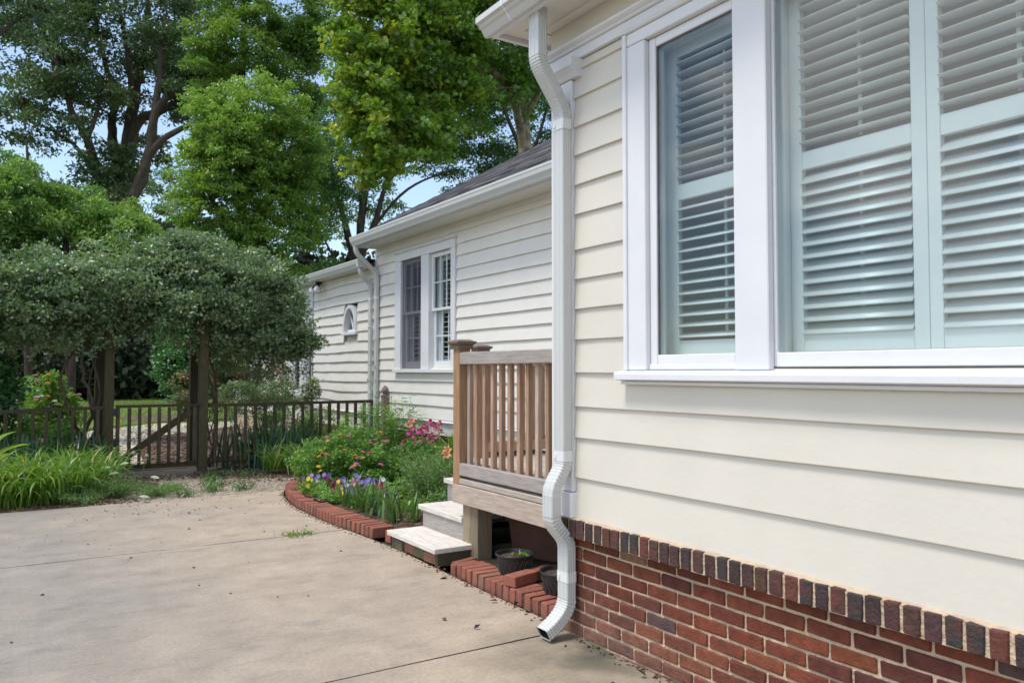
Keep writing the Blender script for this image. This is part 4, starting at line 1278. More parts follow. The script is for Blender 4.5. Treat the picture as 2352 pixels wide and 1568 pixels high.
g.add([p0 - nn, p1 - nn, p1 + nn, p0 + nn] + [q + Vector((0, .036, 0)) for q in (p0 - nn, p1 - nn, p1 + nn, p0 + nn)],
      [(0, 1, 2, 3), (7, 6, 5, 4), (0, 4, 5, 1), (1, 5, 6, 2), (2, 6, 7, 3), (3, 7, 4, 0)])
obj('brace', g, 'fencewood', gate, color=(.115, .09, .06))
for zz in (.80, .42, .17):
    obj('hinge', G().box(1.175, 1.262, FY - .066, FY - .062, zz - .045, zz + .045).tube([(1.212, FY - .068, zz - .05), (1.212, FY - .068, zz + .05)], .009, 8), 'iron', gate)
obj('latch', G().box(2.13, 2.26, FY - .062, FY - .050, .862, .884).box(2.205, 2.225, FY - .075, FY - .05, .845, .90), 'iron', gate)
fp = node('fence_post', (4.87, FY - .08, 0), 'grey fence post with acorn finial against the wing wall', 'fence post')
fx, fy = 4.655, 10.62
fp.location = (fx, fy, 0); ORG[fp.name] = np.array((fx, fy, 0.))
obj('post', G().box(fx - .045, fx + .045, fy - .045, fy + .045, 0, .96, .004), 'deckwood_z', fp, color=(.20, .165, .14))
obj('finial', G().lathe([(.058, 0), (.062, .012), (.04, .02), (.03, .03), (.028, .045), (.05, .055), (.055, .075), (.048, .10), (.03, .13), (.006, .152)], (fx, fy, .958), 16), 'deckwood_z', fp, smooth=40, color=(.17, .15, .14))

arbor = node('arbor', (1.75, 11.8, 0), 'dark wooden arbor of four posts over the gate, buried in the climbing rose', 'arbor')
for (x, y, w, c) in ((1.142, FY, .052, (.070, .056, .034)), (2.262, FY, .055, (.085, .070, .045)), (1.16, 12.5, .055, (.06, .048, .032)), (2.43, 12.5, .075, (.06, .048, .034))):
    obj('post', G().box(x - w, x + w, y - .06, y + .06, -.02, 2.12, .005), 'fencewood', arbor, color=c)
for y in (FY - .065, FY + .065, 12.435, 12.565):
    obj('beam', G().box(.72, 2.80, y - .019, y + .019, 2.0, 2.14, .004), 'fencewood', arbor, color=fcol(.8))
for k in range(6):
    x = .85 + .36 * k
    obj('rafter', G().box(x - .019, x + .019, 10.85, 12.8, 2.142, 2.23, .004), 'fencewood', arbor, color=fcol(.8))
for x in (1.3, 2.1):
    obj('brace', G().tube([(x, FY + .03, 1.98), (x + (-.16 if x < 1.7 else .16), FY + .03, 1.72)], .022, 4), 'fencewood', arbor, color=fcol(.8))

# ================================================================== FOLIAGE TOOLS
def leaf_mesh(P, size, rng, up=1.0, wid=.45, tint=None, fold=.12, outward=None, droop=0.0, shape='leaf'):
    """one folded leaf (or lobed leaf) per point: returns verts, loops, counts, tint per vertex"""
    n = len(P)
    nrm = rng.normal(size=(n, 3)); nrm[:, 2] += up
    nrm[:, 2] = np.abs(nrm[:, 2]) if up > 0 else nrm[:, 2]
    nrm /= np.linalg.norm(nrm, axis=1, keepdims=True)
    d = rng.normal(size=(n, 3))
    if outward is not None: d += outward
    d[:, 2] -= droop
    d -= nrm * np.sum(d * nrm, axis=1, keepdims=True)
    d /= np.linalg.norm(d, axis=1, keepdims=True) + 1e-9
    s = np.cross(d, nrm)
    L = (size * rng.uniform(.65, 1.25, n))[:, None]
    if tint is None: tint = rng.uniform(0, 1, n)
    if shape == 'leaf':
        w = L * wid * .5
        V = np.empty((n, 4, 3))
        V[:, 0] = P
        V[:, 1] = P + d * L * .48 + s * w + nrm * L * fold
        V[:, 2] = P + d * L
        V[:, 3] = P + d * L * .45 - s * w + nrm * L * fold
        base = (np.arange(n) * 4)[:, None]
        loops = (base + np.array([0, 1, 2, 0, 2, 3])[None, :])
        return V.reshape(-1, 3), loops.ravel(), np.full(n * 2, 3), np.repeat(tint, 4)
    pts = [(0, 0), (.18, .30), (.05, .52), (.38, .46), (.55, .62), (.66, .30), (1.0, 0), (.66, -.30), (.55, -.62), (.38, -.46), (.05, -.52), (.18, -.30)]
    k = len(pts)
    V = np.empty((n, k, 3))
    for i, (a, b2) in enumerate(pts):
        V[:, i] = P + d * L * a + s * L * b2 * wid * 2 - nrm * L * (abs(b2) * fold + a * a * .15)
    base = (np.arange(n) * k)[:, None]
    fan = []
    for i in range(1, k - 1):
        fan += [0, i, i + 1]
    # fan from the middle of the blade
    V = np.concatenate([V, (P + d * L * .42)[:, None, :]], axis=1); k += 1
    base = (np.arange(n) * k)[:, None]
    tri = []
    for i in range(12):
        tri += [12, i, (i + 1) % 12]
    loops = base + np.array(tri)[None, :]
    return V.reshape(-1, 3), loops.ravel(), np.full(n * 12, 3), np.repeat(tint, k)

def leaf_obj(name, data, mat, parent):
    V, loops, counts, tint = data
    org = world_org(parent)
    me = np_mesh(name, V - org[None, :], loops, counts, M[mat], tint)
    o = bpy.data.objects.new(name, me)
    put(o, parent, org)
    return o

def join(datas):
    Vs, Ls, Cs, Ts, o = [], [], [], [], 0
    for V, l, c, t in datas:
        Vs.append(V); Ls.append(l + o); Cs.append(c); Ts.append(t); o += len(V)
    return np.concatenate(Vs), np.concatenate(Ls), np.concatenate(Cs), np.concatenate(Ts)

def clump_points(rng, c, rads, n, flat=1.0):
    """leaves denser toward the outside of a clump, ragged edge"""
    d = rng.normal(size=(n, 3)); d /= np.linalg.norm(d, axis=1, keepdims=True)
    rr = rng.uniform(0, 1, n) ** .45 * rng.uniform(.75, 1.15, n)
    return np.asarray(c)[None, :] + d * rr[:, None] * np.asarray(rads)[None, :], d

class Skel:
    """branch skeleton: limbs given as polylines, twigs grown to each leaf clump"""
    def __init__(s):
        s.p, s.par, s.r = [], [], []
    def limb(s, pts, r0, r1, start=None, sub=4, wob=0.0, rng=None):
        prev = start
        n = (len(pts) - 1) * sub
        P = [Vector(p) for p in pts]
        for i in range(len(P) - 1):
            p0, p1, p2, p3 = P[max(i - 1, 0)], P[i], P[i + 1], P[min(i + 2, len(P) - 1)]
            for k in range(sub + (1 if i == len(P) - 2 else 0)):
                u = k / sub
                q = .5 * ((2 * p1) + (-p0 + p2) * u + (2 * p0 - 5 * p1 + 4 * p2 - p3) * u * u + (-p0 + 3 * p1 - 3 * p2 + p3) * u**3)
                if rng is not None and wob: q = q + Vector(rng.normal(size=3) * wob)
                f = (i * sub + k) / max(1, n)
                s.p.append(np.array(q)); s.par.append(prev if prev is not None else -1); s.r.append(r0 + (r1 - r0) * f)
                prev = len(s.p) - 1
        return prev
    def twig(s, c, rng, rt=.012, maxr=.05):
        A = np.array(s.p)
        dv = A - c[None, :]
        dist = np.linalg.norm(dv, axis=1)
        cost = dist + np.maximum(0, dv[:, 2]) * .7
        j = int(np.argmin(cost))
        L = dist[j]
        k = max(2, int(L / .45))
        prev = j
        r0 = min(s.r[j] * .6, .012 + .012 * L, maxr)
        mid_sag = rng.normal(size=3) * .10 * L + np.array([0, 0, .12 * L])
        for i in range(1, k + 1):
            u = i / k
            q = A[j] * (1 - u) + c * u + mid_sag * 4 * u * (1 - u) * .5 + rng.normal(size=3) * .02 * L
            s.p.append(q); s.par.append(prev); s.r.append(r0 + (rt * .5 - r0) * u)
            prev = len(s.p) - 1
    def mesh(s, n=6):
        P = np.array(s.p); V, loops, cnt = [], [], []
        an = np.arange(n) * 2 * PI / n
        o = 0
        for i, pa in enumerate(s.par):
            if pa < 0: continue
            a, b2 = P[pa], P[i]
            d = b2 - a; L = np.linalg.norm(d)
            if L < 1e-6: continue
            d /= L
            u = np.cross(d, [1, 0, 0] if abs(d[0]) < .8 else [0, 1, 0]); u /= np.linalg.norm(u)
            w = np.cross(d, u)
            ring = np.cos(an)[:, None] * u[None, :] + np.sin(an)[:, None] * w[None, :]
            ra, rb2 = s.r[pa], s.r[i]
            if ra > 1.6 * rb2: ra = rb2 * 1.25
            V.append(a[None, :] - d * ra * .15 + ring * ra); V.append(b2[None, :] + d * rb2 * .15 + ring * rb2)
            for k in range(n):
                loops += [o + k, o + (k + 1) % n, o + n + (k + 1) % n, o + n + k]
                cnt.append(4)
            o += 2 * n
        return np.concatenate(V), np.array(loops), np.array(cnt), None

def tree(name, base, label, limbs, crowns, leaf, mat, seed, bark='bark', group='trees behind the garden', cat='tree', shape='leaf', up=.7, wid=.5, trunkname='trunk', fold=.16, far=1.0):
    """limbs: (points, r0, r1); crowns: (centre, radii, clumps, leaves per clump, clump radius, tint low, tint high)"""
    rng = np.random.default_rng(seed)
    if far != 1.0:                                   # same tree, larger and further off
        grow = lambda p: (p[0] * far, p[1] * far, EYE + (p[2] - EYE) * far)
        base = (base[0] * far, base[1] * far, 0)
        limbs = [([grow(p) for p in pts], r0 * far, r1 * far) for pts, r0, r1 in limbs]
        crowns = [(grow(c), tuple(q * far for q in rads), nc, nl, cr * far, t0, t1) for c, rads, nc, nl, cr, t0, t1 in crowns]
        leaf = leaf * far ** .5
    t = node(name, base, label, cat, group)
    sk = Skel()
    for i, (pts, r0, r1) in enumerate(limbs):
        st = None
        if i > 0:
            A = np.array(sk.p); st = int(np.argmin(np.linalg.norm(A - np.array(pts[0])[None, :], axis=1)))
        sk.limb(pts, r0, r1, st, 4, .02 * r0 / .1 * .5, rng)
    datas = []
    for (c, rads, nc, nl, cr, t0, t1) in crowns:
        d = rng.normal(size=(nc, 3)); d /= np.linalg.norm(d, axis=1, keepdims=True)
        rr = rng.uniform(.15, 1.0, nc) ** .5 * rng.uniform(.85, 1.22, nc)
        C = np.asarray(c)[None, :] + d * rr[:, None] * np.asarray(rads)[None, :]
        kk = rng.normal(size=(4, 3)) * (1.5 / cr)
        ff = np.sin(C @ kk.T + rng.uniform(0, 6.28, 4)[None, :]).sum(1) + rng.normal(size=nc) * .5
        keep = ff > np.quantile(ff, .20)
        C = C[keep]; d = d[keep]
        order = np.argsort(np.linalg.norm(C - np.asarray(sk.p[len(sk.p) // 2])[None, :], axis=1))
        for q in order:
            sk.twig(C[q], rng)
            k = rng.uniform(.6, 1.35)
            m = int(nl * k * rng.uniform(.7, 1.2))
            P, dd = clump_points(rng, (0, 0, 0), (cr * k * 1.25, cr * k * .8, cr * k * .42), m)
            az = math.atan2(d[q, 1] + rng.normal() * .4, d[q, 0] + rng.normal() * .4); ca_, sa_ = math.cos(az), math.sin(az)
            P = np.stack([P[:, 0] * ca_ - P[:, 1] * sa_, P[:, 0] * sa_ + P[:, 1] * ca_, P[:, 2]], 1) + C[q][None, :]
            dd = np.stack([dd[:, 0] * ca_ - dd[:, 1] * sa_, dd[:, 0] * sa_ + dd[:, 1] * ca_, dd[:, 2]], 1)
            P[:, 2] -= .25 * cr * (np.linalg.norm((P - C[q])[:, :2], axis=1) / (cr + 1e-6)) ** 2 * .8
            base_t = rng.uniform(t0, t1)
            tint = np.clip(rng.normal(base_t, .13, m), 0, 1)
            datas.append(leaf_mesh(P, leaf, rng, up, wid, tint, fold, outward=dd * .8, droop=.35, shape=shape))
    V, l, c2, _ = sk.mesh()
    org = world_org(t)
    me = np_mesh(trunkname, V - org[None, :], l, c2, M[bark], smooth=True)
    o = bpy.data.objects.new(trunkname, me); put(o, t, org)
    leaf_obj('crown', join(datas), mat, t)
    return t

# ================================================================== TREES
tree('oak_tree', (4.15, 38, 0), 'big dark oak with forking trunk and sky showing through its crown',
     [([(4.0, 38, -.2), (4.1, 38, 6.8), (4.19, 38, 8.34), (4.34, 38, 9.88), (4.41, 38, 10.85)], .62, .38),
      ([(4.41, 38, 10.85), (4.64, 38.2, 12.62), (4.87, 38.5, 14.41), (5.16, 38.4, 16.23), (5.3, 38.3, 19.5)], .34, .10),
      ([(4.36, 38, 10.4), (4.82, 37.7, 12.17), (5.79, 37.3, 12.82), (7.06, 37, 13.49), (8.6, 36.6, 14.3)], .27, .08),
      ([(4.25, 38, 9.87), (3.92, 38.3, 11.16), (3.95, 38.8, 12.5), (3.98, 39, 13.84), (3.48, 39.2, 15.46), (3.0, 39.4, 18.2)], .26, .07),
      ([(4.64, 38, 12.6), (4.4, 37.4, 14.5), (3.9, 37, 16.8), (3.4, 36.8, 18.6)], .16, .05)],
     [((4.6, 38, 16.6), (3.4, 3.0, 3.0), 75, 186, 0.80, .15, .7), ((6.6, 37, 15.2), (2.2, 2.4, 2.2), 37, 186, 0.76, .1, .6), ((2.6, 38.5, 15.2), (2.0, 2.4, 2.6), 37, 179, 0.76, .2, .7),
      ((5.0, 38, 20.0), (4.5, 3.5, 2.0), 50, 161, 0.88, .2, .7), ((4.0, 40, 12.8), (2.4, 1.6, 1.2), 15, 148, 0.64, .1, .5), ((4.6, 35.5, 10.6), (1.4, .8, 1.6), 16, 170, .55, .2, .7), ((3.2, 35, 9.0), (1.3, .8, 1.2), 16, 170, .55, .2, .7), ((5.0, 42, 9.0), (3.0, 1.6, 2.2), 57, 161, 0.64, .35, .9), ((1.8, 41, 8.0), (2.2, 1.6, 1.6), 30, 161, 0.64, .1, .5), ((1.2, 38, 13.0), (1.6, 1.6, 1.6), 20, 173, 0.64, .15, .6), ((.6, 38, 16.6), (1.6, 1.6, 1.8), 25, 173, 0.68, .15, .6)],
     .21, 'leaf_oak', 1, far=1.2)
tree('oak_tree', (3.9, 34, 0), 'dark leaning oak trunk right of the big forked oak',
     [([(3.6, 34, -.2), (3.9, 34, 6.2), (4.13, 34, 7.81), (4.58, 34, 9.07), (4.87, 34, 10.68), (5.09, 34, 11.95), (5.98, 34, 12.56), (7.2, 34, 13.1)], .30, .10),
      ([(4.8, 34, 10.32), (5.04, 34.1, 12.29), (5.17, 34.2, 14.08), (5.36, 34.2, 15.9)], .20, .05),
      ([(4.3, 34, 8.4), (4.9, 33.8, 10.1), (5.9, 33.5, 11.0), (6.6, 33.2, 11.3)], .2, .06)],
     [((5.8, 34, 14.3), (1.8, 1.6, 1.6), 27, 186, 0.68, .1, .5), ((7.0, 34, 12.8), (1.5, 1.6, 1.5), 20, 186, 0.64, .1, .5), ((5.6, 34, 16.8), (2.2, 2, 1.4), 22, 161, 0.72, .1, .5)],
     .19, 'leaf_oak', 2, far=1.2)
tree('oak_tree', (3.0, 36, 0), 'slim dark oak with bent trunk left of the big forked oak',
     [([(3.6, 36, -.2), (3.6, 36, 6.5), (3.5, 36, 7.56), (3.24, 36, 8.96), (2.74, 36, 10.66), (2.18, 36, 11.81), (1.62, 36, 13.46), (1.28, 36, 15.66)], .30, .07),
      ([(2.74, 36, 10.66), (3.11, 36.1, 11.98), (3.32, 36.2, 13.28)], .13, .04),
      ([(3.1, 36, 9.3), (2.2, 35.6, 10.3), (1.0, 35.2, 10.8)], .12, .03)],
     [((1.5, 36, 13.6), (1.7, 2.0, 2.2), 37, 179, 0.68, .15, .65), ((2.9, 36, 12.5), (1.3, 1.4, 1.3), 17, 179, 0.60, .2, .7), ((1.2, 35.4, 10.9), (1.3, 1.4, .9), 15, 161, 0.56, .1, .55), ((1.3, 36, 17), (2.2, 2.2, 1.6), 27, 161, 0.76, .15, .6)],
     .19, 'leaf_oak', 3, far=1.2)
tree('oak_tree', (-2.6, 29, 0), 'dark oak crown filling the top left corner',
     [([(-2.6, 29, -.2), (-2.5, 29, 5), (-1.9, 29, 9), (-1.2, 29, 12), (-1.0, 29, 15)], .4, .1), ([(-1.9, 29, 9), (-.8, 29, 11), (0.3, 29, 12.4)], .16, .04), ([(-2.3, 29, 7), (-1.2, 29, 8.4), (-.1, 29, 8.9)], .14, .03)],
     [((-.55, 29, 12.4), (1.0, 1.6, 1.9), 27, 186, 0.60, .05, .45), ((-.7, 29, 8.9), (.9, 1.3, 1.2), 17, 173, 0.52, .05, .4), ((-1.6, 29, 14.6), (2.4, 2, 1.6), 27, 161, 0.72, .1, .5)],
     .17, 'leaf_oak', 4, far=1.2)
tree('maple_tree', (5.9, 24, 0), 'bright green dense maple in the middle beside the oaks',
     [([(6.0, 24, -.2), (6.0, 24, 3.0), (5.95, 24, 5.0), (5.9, 24, 7.2), (5.85, 24, 9.5)], .26, .06), ([(5.97, 24, 4.4), (5.0, 23.6, 6.2), (4.5, 23.4, 7.4)], .10, .03), ([(5.95, 24, 5.0), (6.8, 23.7, 6.6), (7.3, 23.6, 8.4)], .10, .03), ([(5.9, 24, 6.2), (5.2, 24, 8.0), (4.9, 24, 9.4)], .08, .02)],
     [((5.75, 23.6, 7.6), (1.3, 1.2, 1.8), 214, 96, 0.32, .35, .85), ((4.75, 23.5, 6.9), (.85, .9, 1.4), 117, 92, 0.29, .4, .9), ((5.3, 23.5, 5.1), (1.3, .9, .9), 124, 92, 0.30, .3, .7), ((6.6, 23.7, 6.3), (1.0, 1.0, 1.9), 144, 92, 0.32, .25, .7), ((6.4, 23.8, 9.2), (1.3, 1.1, 1.0), 108, 92, 0.30, .45, .95), ((4.95, 23.8, 8.8), (.65, .8, .8), 57, 87, 0.27, .45, .9), ((6.6, 24, 4.2), (1.1, .9, .8), 78, 92, 0.30, .2, .5),
      ((7.6, 23.9, 8.0), (.9, .9, 1.6), 108, 92, 0.32, .2, .6), ((7.7, 24, 6.0), (.7, .8, .9), 49, 82, 0.30, .1, .5), ((4.2, 23.5, 5.8), (.5, .6, .5), 27, 78, 0.24, .4, .8), ((5.0, 23.8, 4.0), (1.2, .8, .7), 69, 92, 0.30, .15, .5)],
     .115, 'leaf_maple', 5)
tree('poplar_tree', (7.6, 31, 0), 'pale lime green treetop above the maple',
     [([(7.6, 31, -.2), (7.6, 31, 8), (7.6, 31, 13), (7.7, 31, 17)], .3, .05)],
     [((7.6, 31, 14.2), (1.7, 1.5, 2.0), 114, 156, .45, .3, .9), ((10.5, 31, 15.4), (1.2, 1.1, 2.2), 60, 170, .5, .0, .4), ((10.5, 31.3, 10.6), (1.2, 1.0, 2.2), 60, 170, .5, .0, .35), ((9.3, 31, 13.2), (1.5, 1.2, 2.2), 80, 156, .5, .05, .4), ((6.4, 31, 12.6), (.8, 1, 1.2), 29, 149, .42, .2, .7), ((7.9, 31, 17.2), (1.8, 1.6, 1.4), 29, 176, .7, .3, .8), ((8.9, 31.5, 10.0), (1.3, 1.0, 2.2), 29, 190, .7, 0, .3)],
     .15, 'leaf_lime', 6)
tree('sycamore_tree', (12.3, 18.2, 0), 'yellow green sycamore with pale limbs reaching over the roofs',
     [([(12.3, 18.2, -.2), (12.1, 18.1, 4), (11.98, 18, 7.5), (11.9, 18, 9.2), (12.0, 18, 12)], .26, .1),
      ([(12.0, 18, 7.3), (11.34, 17.6, 8.6), (10.4, 17.1, 8.95), (9.6, 16.8, 8.75), (8.74, 16.5, 8.2), (8.2, 16.3, 7.4)], .13, .035),
      ([(11.95, 18, 10.2), (11.2, 17.5, 11.0), (10.3, 17.0, 10.75), (9.22, 16.6, 9.85), (8.37, 16.4, 9.55), (7.5, 16.2, 9.1)], .14, .035),
      ([(9.6, 16.8, 8.75), (8.9, 16.4, 7.9), (8.0, 16.2, 6.9), (7.2, 16.0, 6.3)], .06, .02),
      ([(11.98, 18, 8.2), (12.7, 17.8, 9.6), (13.5, 17.5, 10.6)], .12, .03)],
     [((7.0, 16.3, 8.9), (1.1, 1.1, 1.1), 124, 61, 0.34, .45, 1.0), ((6.6, 16.2, 7.5), (.75, .9, 1.3), 108, 61, 0.31, .5, 1.0), ((8.4, 16.5, 8.6), (1.4, 1.2, 1.3), 156, 61, 0.36, .3, .8), ((7.9, 16.4, 6.9), (1.0, 1.0, .8), 78, 58, 0.33, .3, .75),
      ((6.85, 16.0, 6.0), (.55, .7, .7), 49, 58, 0.27, .5, 1.0), ((9.6, 16.9, 9.7), (1.3, 1.2, 1.0), 74, 58, 0.38, .15, .6), ((8.2, 16.6, 10.4), (2.2, 1.4, 1.0), 156, 58, 0.38, .35, .85), ((11, 17, 11.4), (2.2, 1.8, 1.0), 96, 48, 0.46, .2, .6), ((9.2, 16.8, 7.7), (.9, .9, .6), 35, 52, 0.34, .1, .5), ((11.6, 17.0, 9.6), (1.3, .9, 1.5), 60, 60, .42, .0, .3), ((12.6, 17.2, 10.4), (1.0, .9, 1.5), 40, 60, .42, .0, .3)],
     .105, 'leaf_syc', 7, bark='palebark', shape='lobed', up=.9, wid=.5)
tree('elm_tree', (10.8, 27, 0), 'dark multi stemmed tree behind the low extension roof',
     [([(10.8, 27, -.2), (10.75, 27, 4.64), (10.79, 27, 5.9), (10.86, 27, 7.34), (11.02, 27, 8.8), (11.2, 27, 11)], .20, .05),
      ([(10.75, 27, 4.9), (10.3, 27, 6.4), (9.98, 27, 7.5), (9.6, 27, 8.9)], .16, .04),
      ([(10.77, 27, 5.2), (11.37, 26.8, 6.91), (11.71, 26.7, 8.08), (12.58, 26.6, 9.18), (13.67, 26.5, 10.01)], .13, .03),
      ([(11.2, 26.9, 6.4), (12.23, 26.6, 7.78), (13.3, 26.4, 8.5), (14.43, 26.2, 8.93)], .07, .02),
      ([(10.78, 27, 5.4), (11.1, 27.3, 7.2), (11.5, 27.5, 9.2), (11.9, 27.6, 11)], .12, .03),
      ([(10.75, 27, 4.4), (9.9, 26.6, 5.0), (9.2, 26.3, 5.9)], .10, .02)],
     [((12.0, 27, 10.6), (2.3, 1.5, 1.5), 80, 190, .60, .15, .7), ((14.6, 26.6, 10.5), (2.2, 1.5, 1.4), 73, 190, .6, .1, .6), ((8.9, 26.8, 7.8), (.8, 1.0, 1.4), 29, 176, .5, .1, .5), ((13.2, 27, 9.2), (1.0, .8, .6), 11, 136, .5, .2, .6), ((9.7, 26.7, 9.0), (1.0, 1.2, 1.5), 29, 190, .6, .1, .5), ((16.6, 26.4, 10.4), (1.6, 1.4, 1.6), 39, 190, .65, .1, .5),
      ((9.3, 26.4, 6.3), (.8, .9, 1.0), 18, 163, .5, .2, .6), ((11.3, 27.3, 7.6), (1.3, .9, 1.0), 10, 102, .5, .1, .5), ((14.2, 26.3, 8.5), (1.2, .9, .45), 13, 136, .45, .2, .6), ((13.6, 26.7, 12.4), (2.6, 1.8, 1.3), 60, 190, .55, .1, .6), ((16.5, 26.5, 12.6), (2.0, 1.6, 1.3), 40, 190, .55, .1, .6), ((12.8, 26.7, 13.6), (3.0, 2, 1.3), 41, 163, .8, .1, .5), ((9.9, 26.4, 4.6), (1.2, .8, .6), 18, 176, .5, .05, .35), ((17.0, 26.5, 8.2), (1.3, 1.2, 1.2), 16, 149, .6, .1, .5)],
     .125, 'leaf_dark', 8)
tree('elm_tree', (16.2, 24, 0), 'dark slender tree rising behind the wing roof',
     [([(16.1, 24, -.2), (15.95, 24, 6), (15.88, 24, 9.6), (15.8, 24, 12)], .22, .08), ([(15.9, 24, 9.2), (15.0, 23.8, 10.6), (14.4, 23.6, 11.6)], .09, .03), ([(15.9, 24, 8.6), (16.5, 23.8, 10), (17, 23.7, 11.8)], .09, .03)],
     [((15.6, 23.9, 12.2), (1.6, 1.4, 1.2), 46, 190, .6, .05, .5), ((14.6, 23.8, 11.4), (1.1, 1.0, 1.0), 23, 176, .55, .1, .55), ((16.8, 23.9, 10.6), (.9, .9, 1.6), 25, 176, .55, .05, .4), ((16.2, 24, 14), (2, 1.6, 1.2), 25, 163, .7, .1, .5)],
     .125, 'leaf_dark', 9)
# further canopy behind, closing most of the sky low down
for k, (x, y, zc, rx, rz) in enumerate(((1.5, 56, 9.0, 4.0, 4.0), (8.0, 57, 11.0, 4.4, 5.4), (14.5, 54, 13.0, 4.2, 7.0), (21, 53, 13.0, 4.8, 7.5), (28, 50, 9.5, 4.6, 4.0), (-5.5, 55, 10.0, 4.2, 4.6))):
    tree('forest_tree', (x, y, 0), 'tall hazy green tree far behind, ' + ['left of the forked oak trunk', 'right of the forked oak trunk', 'hidden mostly by the bright maple', 'between maple and multi stemmed tree', 'low behind the wing roof', 'at the far left edge'][k],
         [([(x, y, -.2), (x, y, 5), (x + .3, y, zc)], .24, .05)],
         [((x, y, zc), (rx, 1.8, rz), 70, 130, .95, .2, .8)], .24, 'leaf_dark', 120 + k)
# leafy small trees behind the rose on the left
tree('hackberry_tree', (1.0, 17.2, 0), 'fresh green bushy tree behind the left end of the rose',
     [([(1.1, 17.2, -.1), (1.1, 17.2, 2.2), (1.0, 17.2, 3.6), (.8, 17.1, 4.8)], .12, .03), ([(1.1, 17.2, 2.2), (1.8, 17, 3.4), (2.3, 16.9, 3.9)], .07, .02), ([(1.1, 17.2, 2.0), (.3, 17, 3.4), (-.2, 16.9, 4.4)], .07, .02)],
     [((.35, 17, 4.35), (.65, .7, .55), 34, 250, .30, .2, .65), ((1.2, 16.9, 4.2), (.75, .7, .5), 36, 250, .30, .35, .85), ((1.9, 16.8, 3.75), (.6, .6, .45), 26, 250, .28, .45, .95), ((.0, 17, 3.5), (.8, .7, .7), 30, 240, .32, .05, .4), ((1.3, 17.0, 3.3), (1.3, .7, .6), 36, 240, .32, .15, .6), ((-.7, 17.2, 4.2), (.8, .7, .8), 24, 230, .32, .1, .5), ((2.15, 17, 4.2), (.35, .4, .35), 12, 200, .24, .4, .9), ((.1, 17, 4.95), (.35, .4, .3), 12, 200, .24, .4, .9), ((2.9, 17.2, 3.3), (.7, .6, .5), 24, 220, .3, .1, .5)],
     .085, 'leaf_bush', 10)
tree('hackberry_tree', (.45, 19.5, 0), 'taller bushy tree poking up at the left edge behind the rose',
     [([(.5, 19.5, -.1), (.45, 19.5, 3), (.4, 19.5, 5.2), (.35, 19.5, 6.2)], .1, .02)],
     [((.25, 19.5, 5.3), (.5, .5, .8), 22, 220, .28, .3, .8), ((.9, 19.4, 5.0), (.7, .6, .5), 20, 220, .28, .25, .7), ((2.2, 19.6, 4.6), (.6, .5, .5), 14, 220, .28, .4, .9), ((-.6, 19.5, 5.0), (.8, .6, .7), 16, 220, .3, .1, .5)],
     .09, 'leaf_bush', 11)
# dark wood far beyond the lawn, one mass
rng = np.random.default_rng(12)
datas = []
for k in range(760):
    x = rng.uniform(-16, 34); y = 47.5 + rng.normal() * 1.2 + abs(x) * .05; z = rng.uniform(.1, 8.5) * rng.uniform(.4, 1)
    P, dd = clump_points(rng, (x, y, z), (1.4, 1.0, .9), 120)
    P[:, 2] = np.abs(P[:, 2])
    datas.append(leaf_mesh(P, .48, rng, .3, .75, np.clip(rng.normal(.45, .25, 120), 0, 1)))
for k in range(170):
    x = rng.uniform(-9, 11); y = 41 + rng.normal() * .8; z = rng.uniform(.1, 4.2) * rng.uniform(.4, 1)
    P, dd = clump_points(rng, (x, y, z), (1.1, .8, .7), 110)
    P[:, 2] = np.abs(P[:, 2])
    datas.append(leaf_mesh(P, .36, rng, .4, .7, np.clip(rng.normal(.4, .25, 110), 0, 1)))
V, l, c2, tt = join(datas)
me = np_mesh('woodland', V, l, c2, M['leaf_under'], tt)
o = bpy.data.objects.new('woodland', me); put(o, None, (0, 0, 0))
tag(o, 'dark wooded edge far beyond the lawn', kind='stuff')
g = G()
for k in range(34):
    x = -13 + 1.3 * k + rng.uniform(-.5, .5)
    g.tube([(x, 50, -.1), (x + rng.uniform(-.3, .3), 50, 2.5), (x + rng.uniform(-.5, .5), 50, 5)], [.22, .18, .12], 6)
tag(obj('woodland_trunks', g, 'bark'), 'dark trunks inside the far wood', kind='stuff')

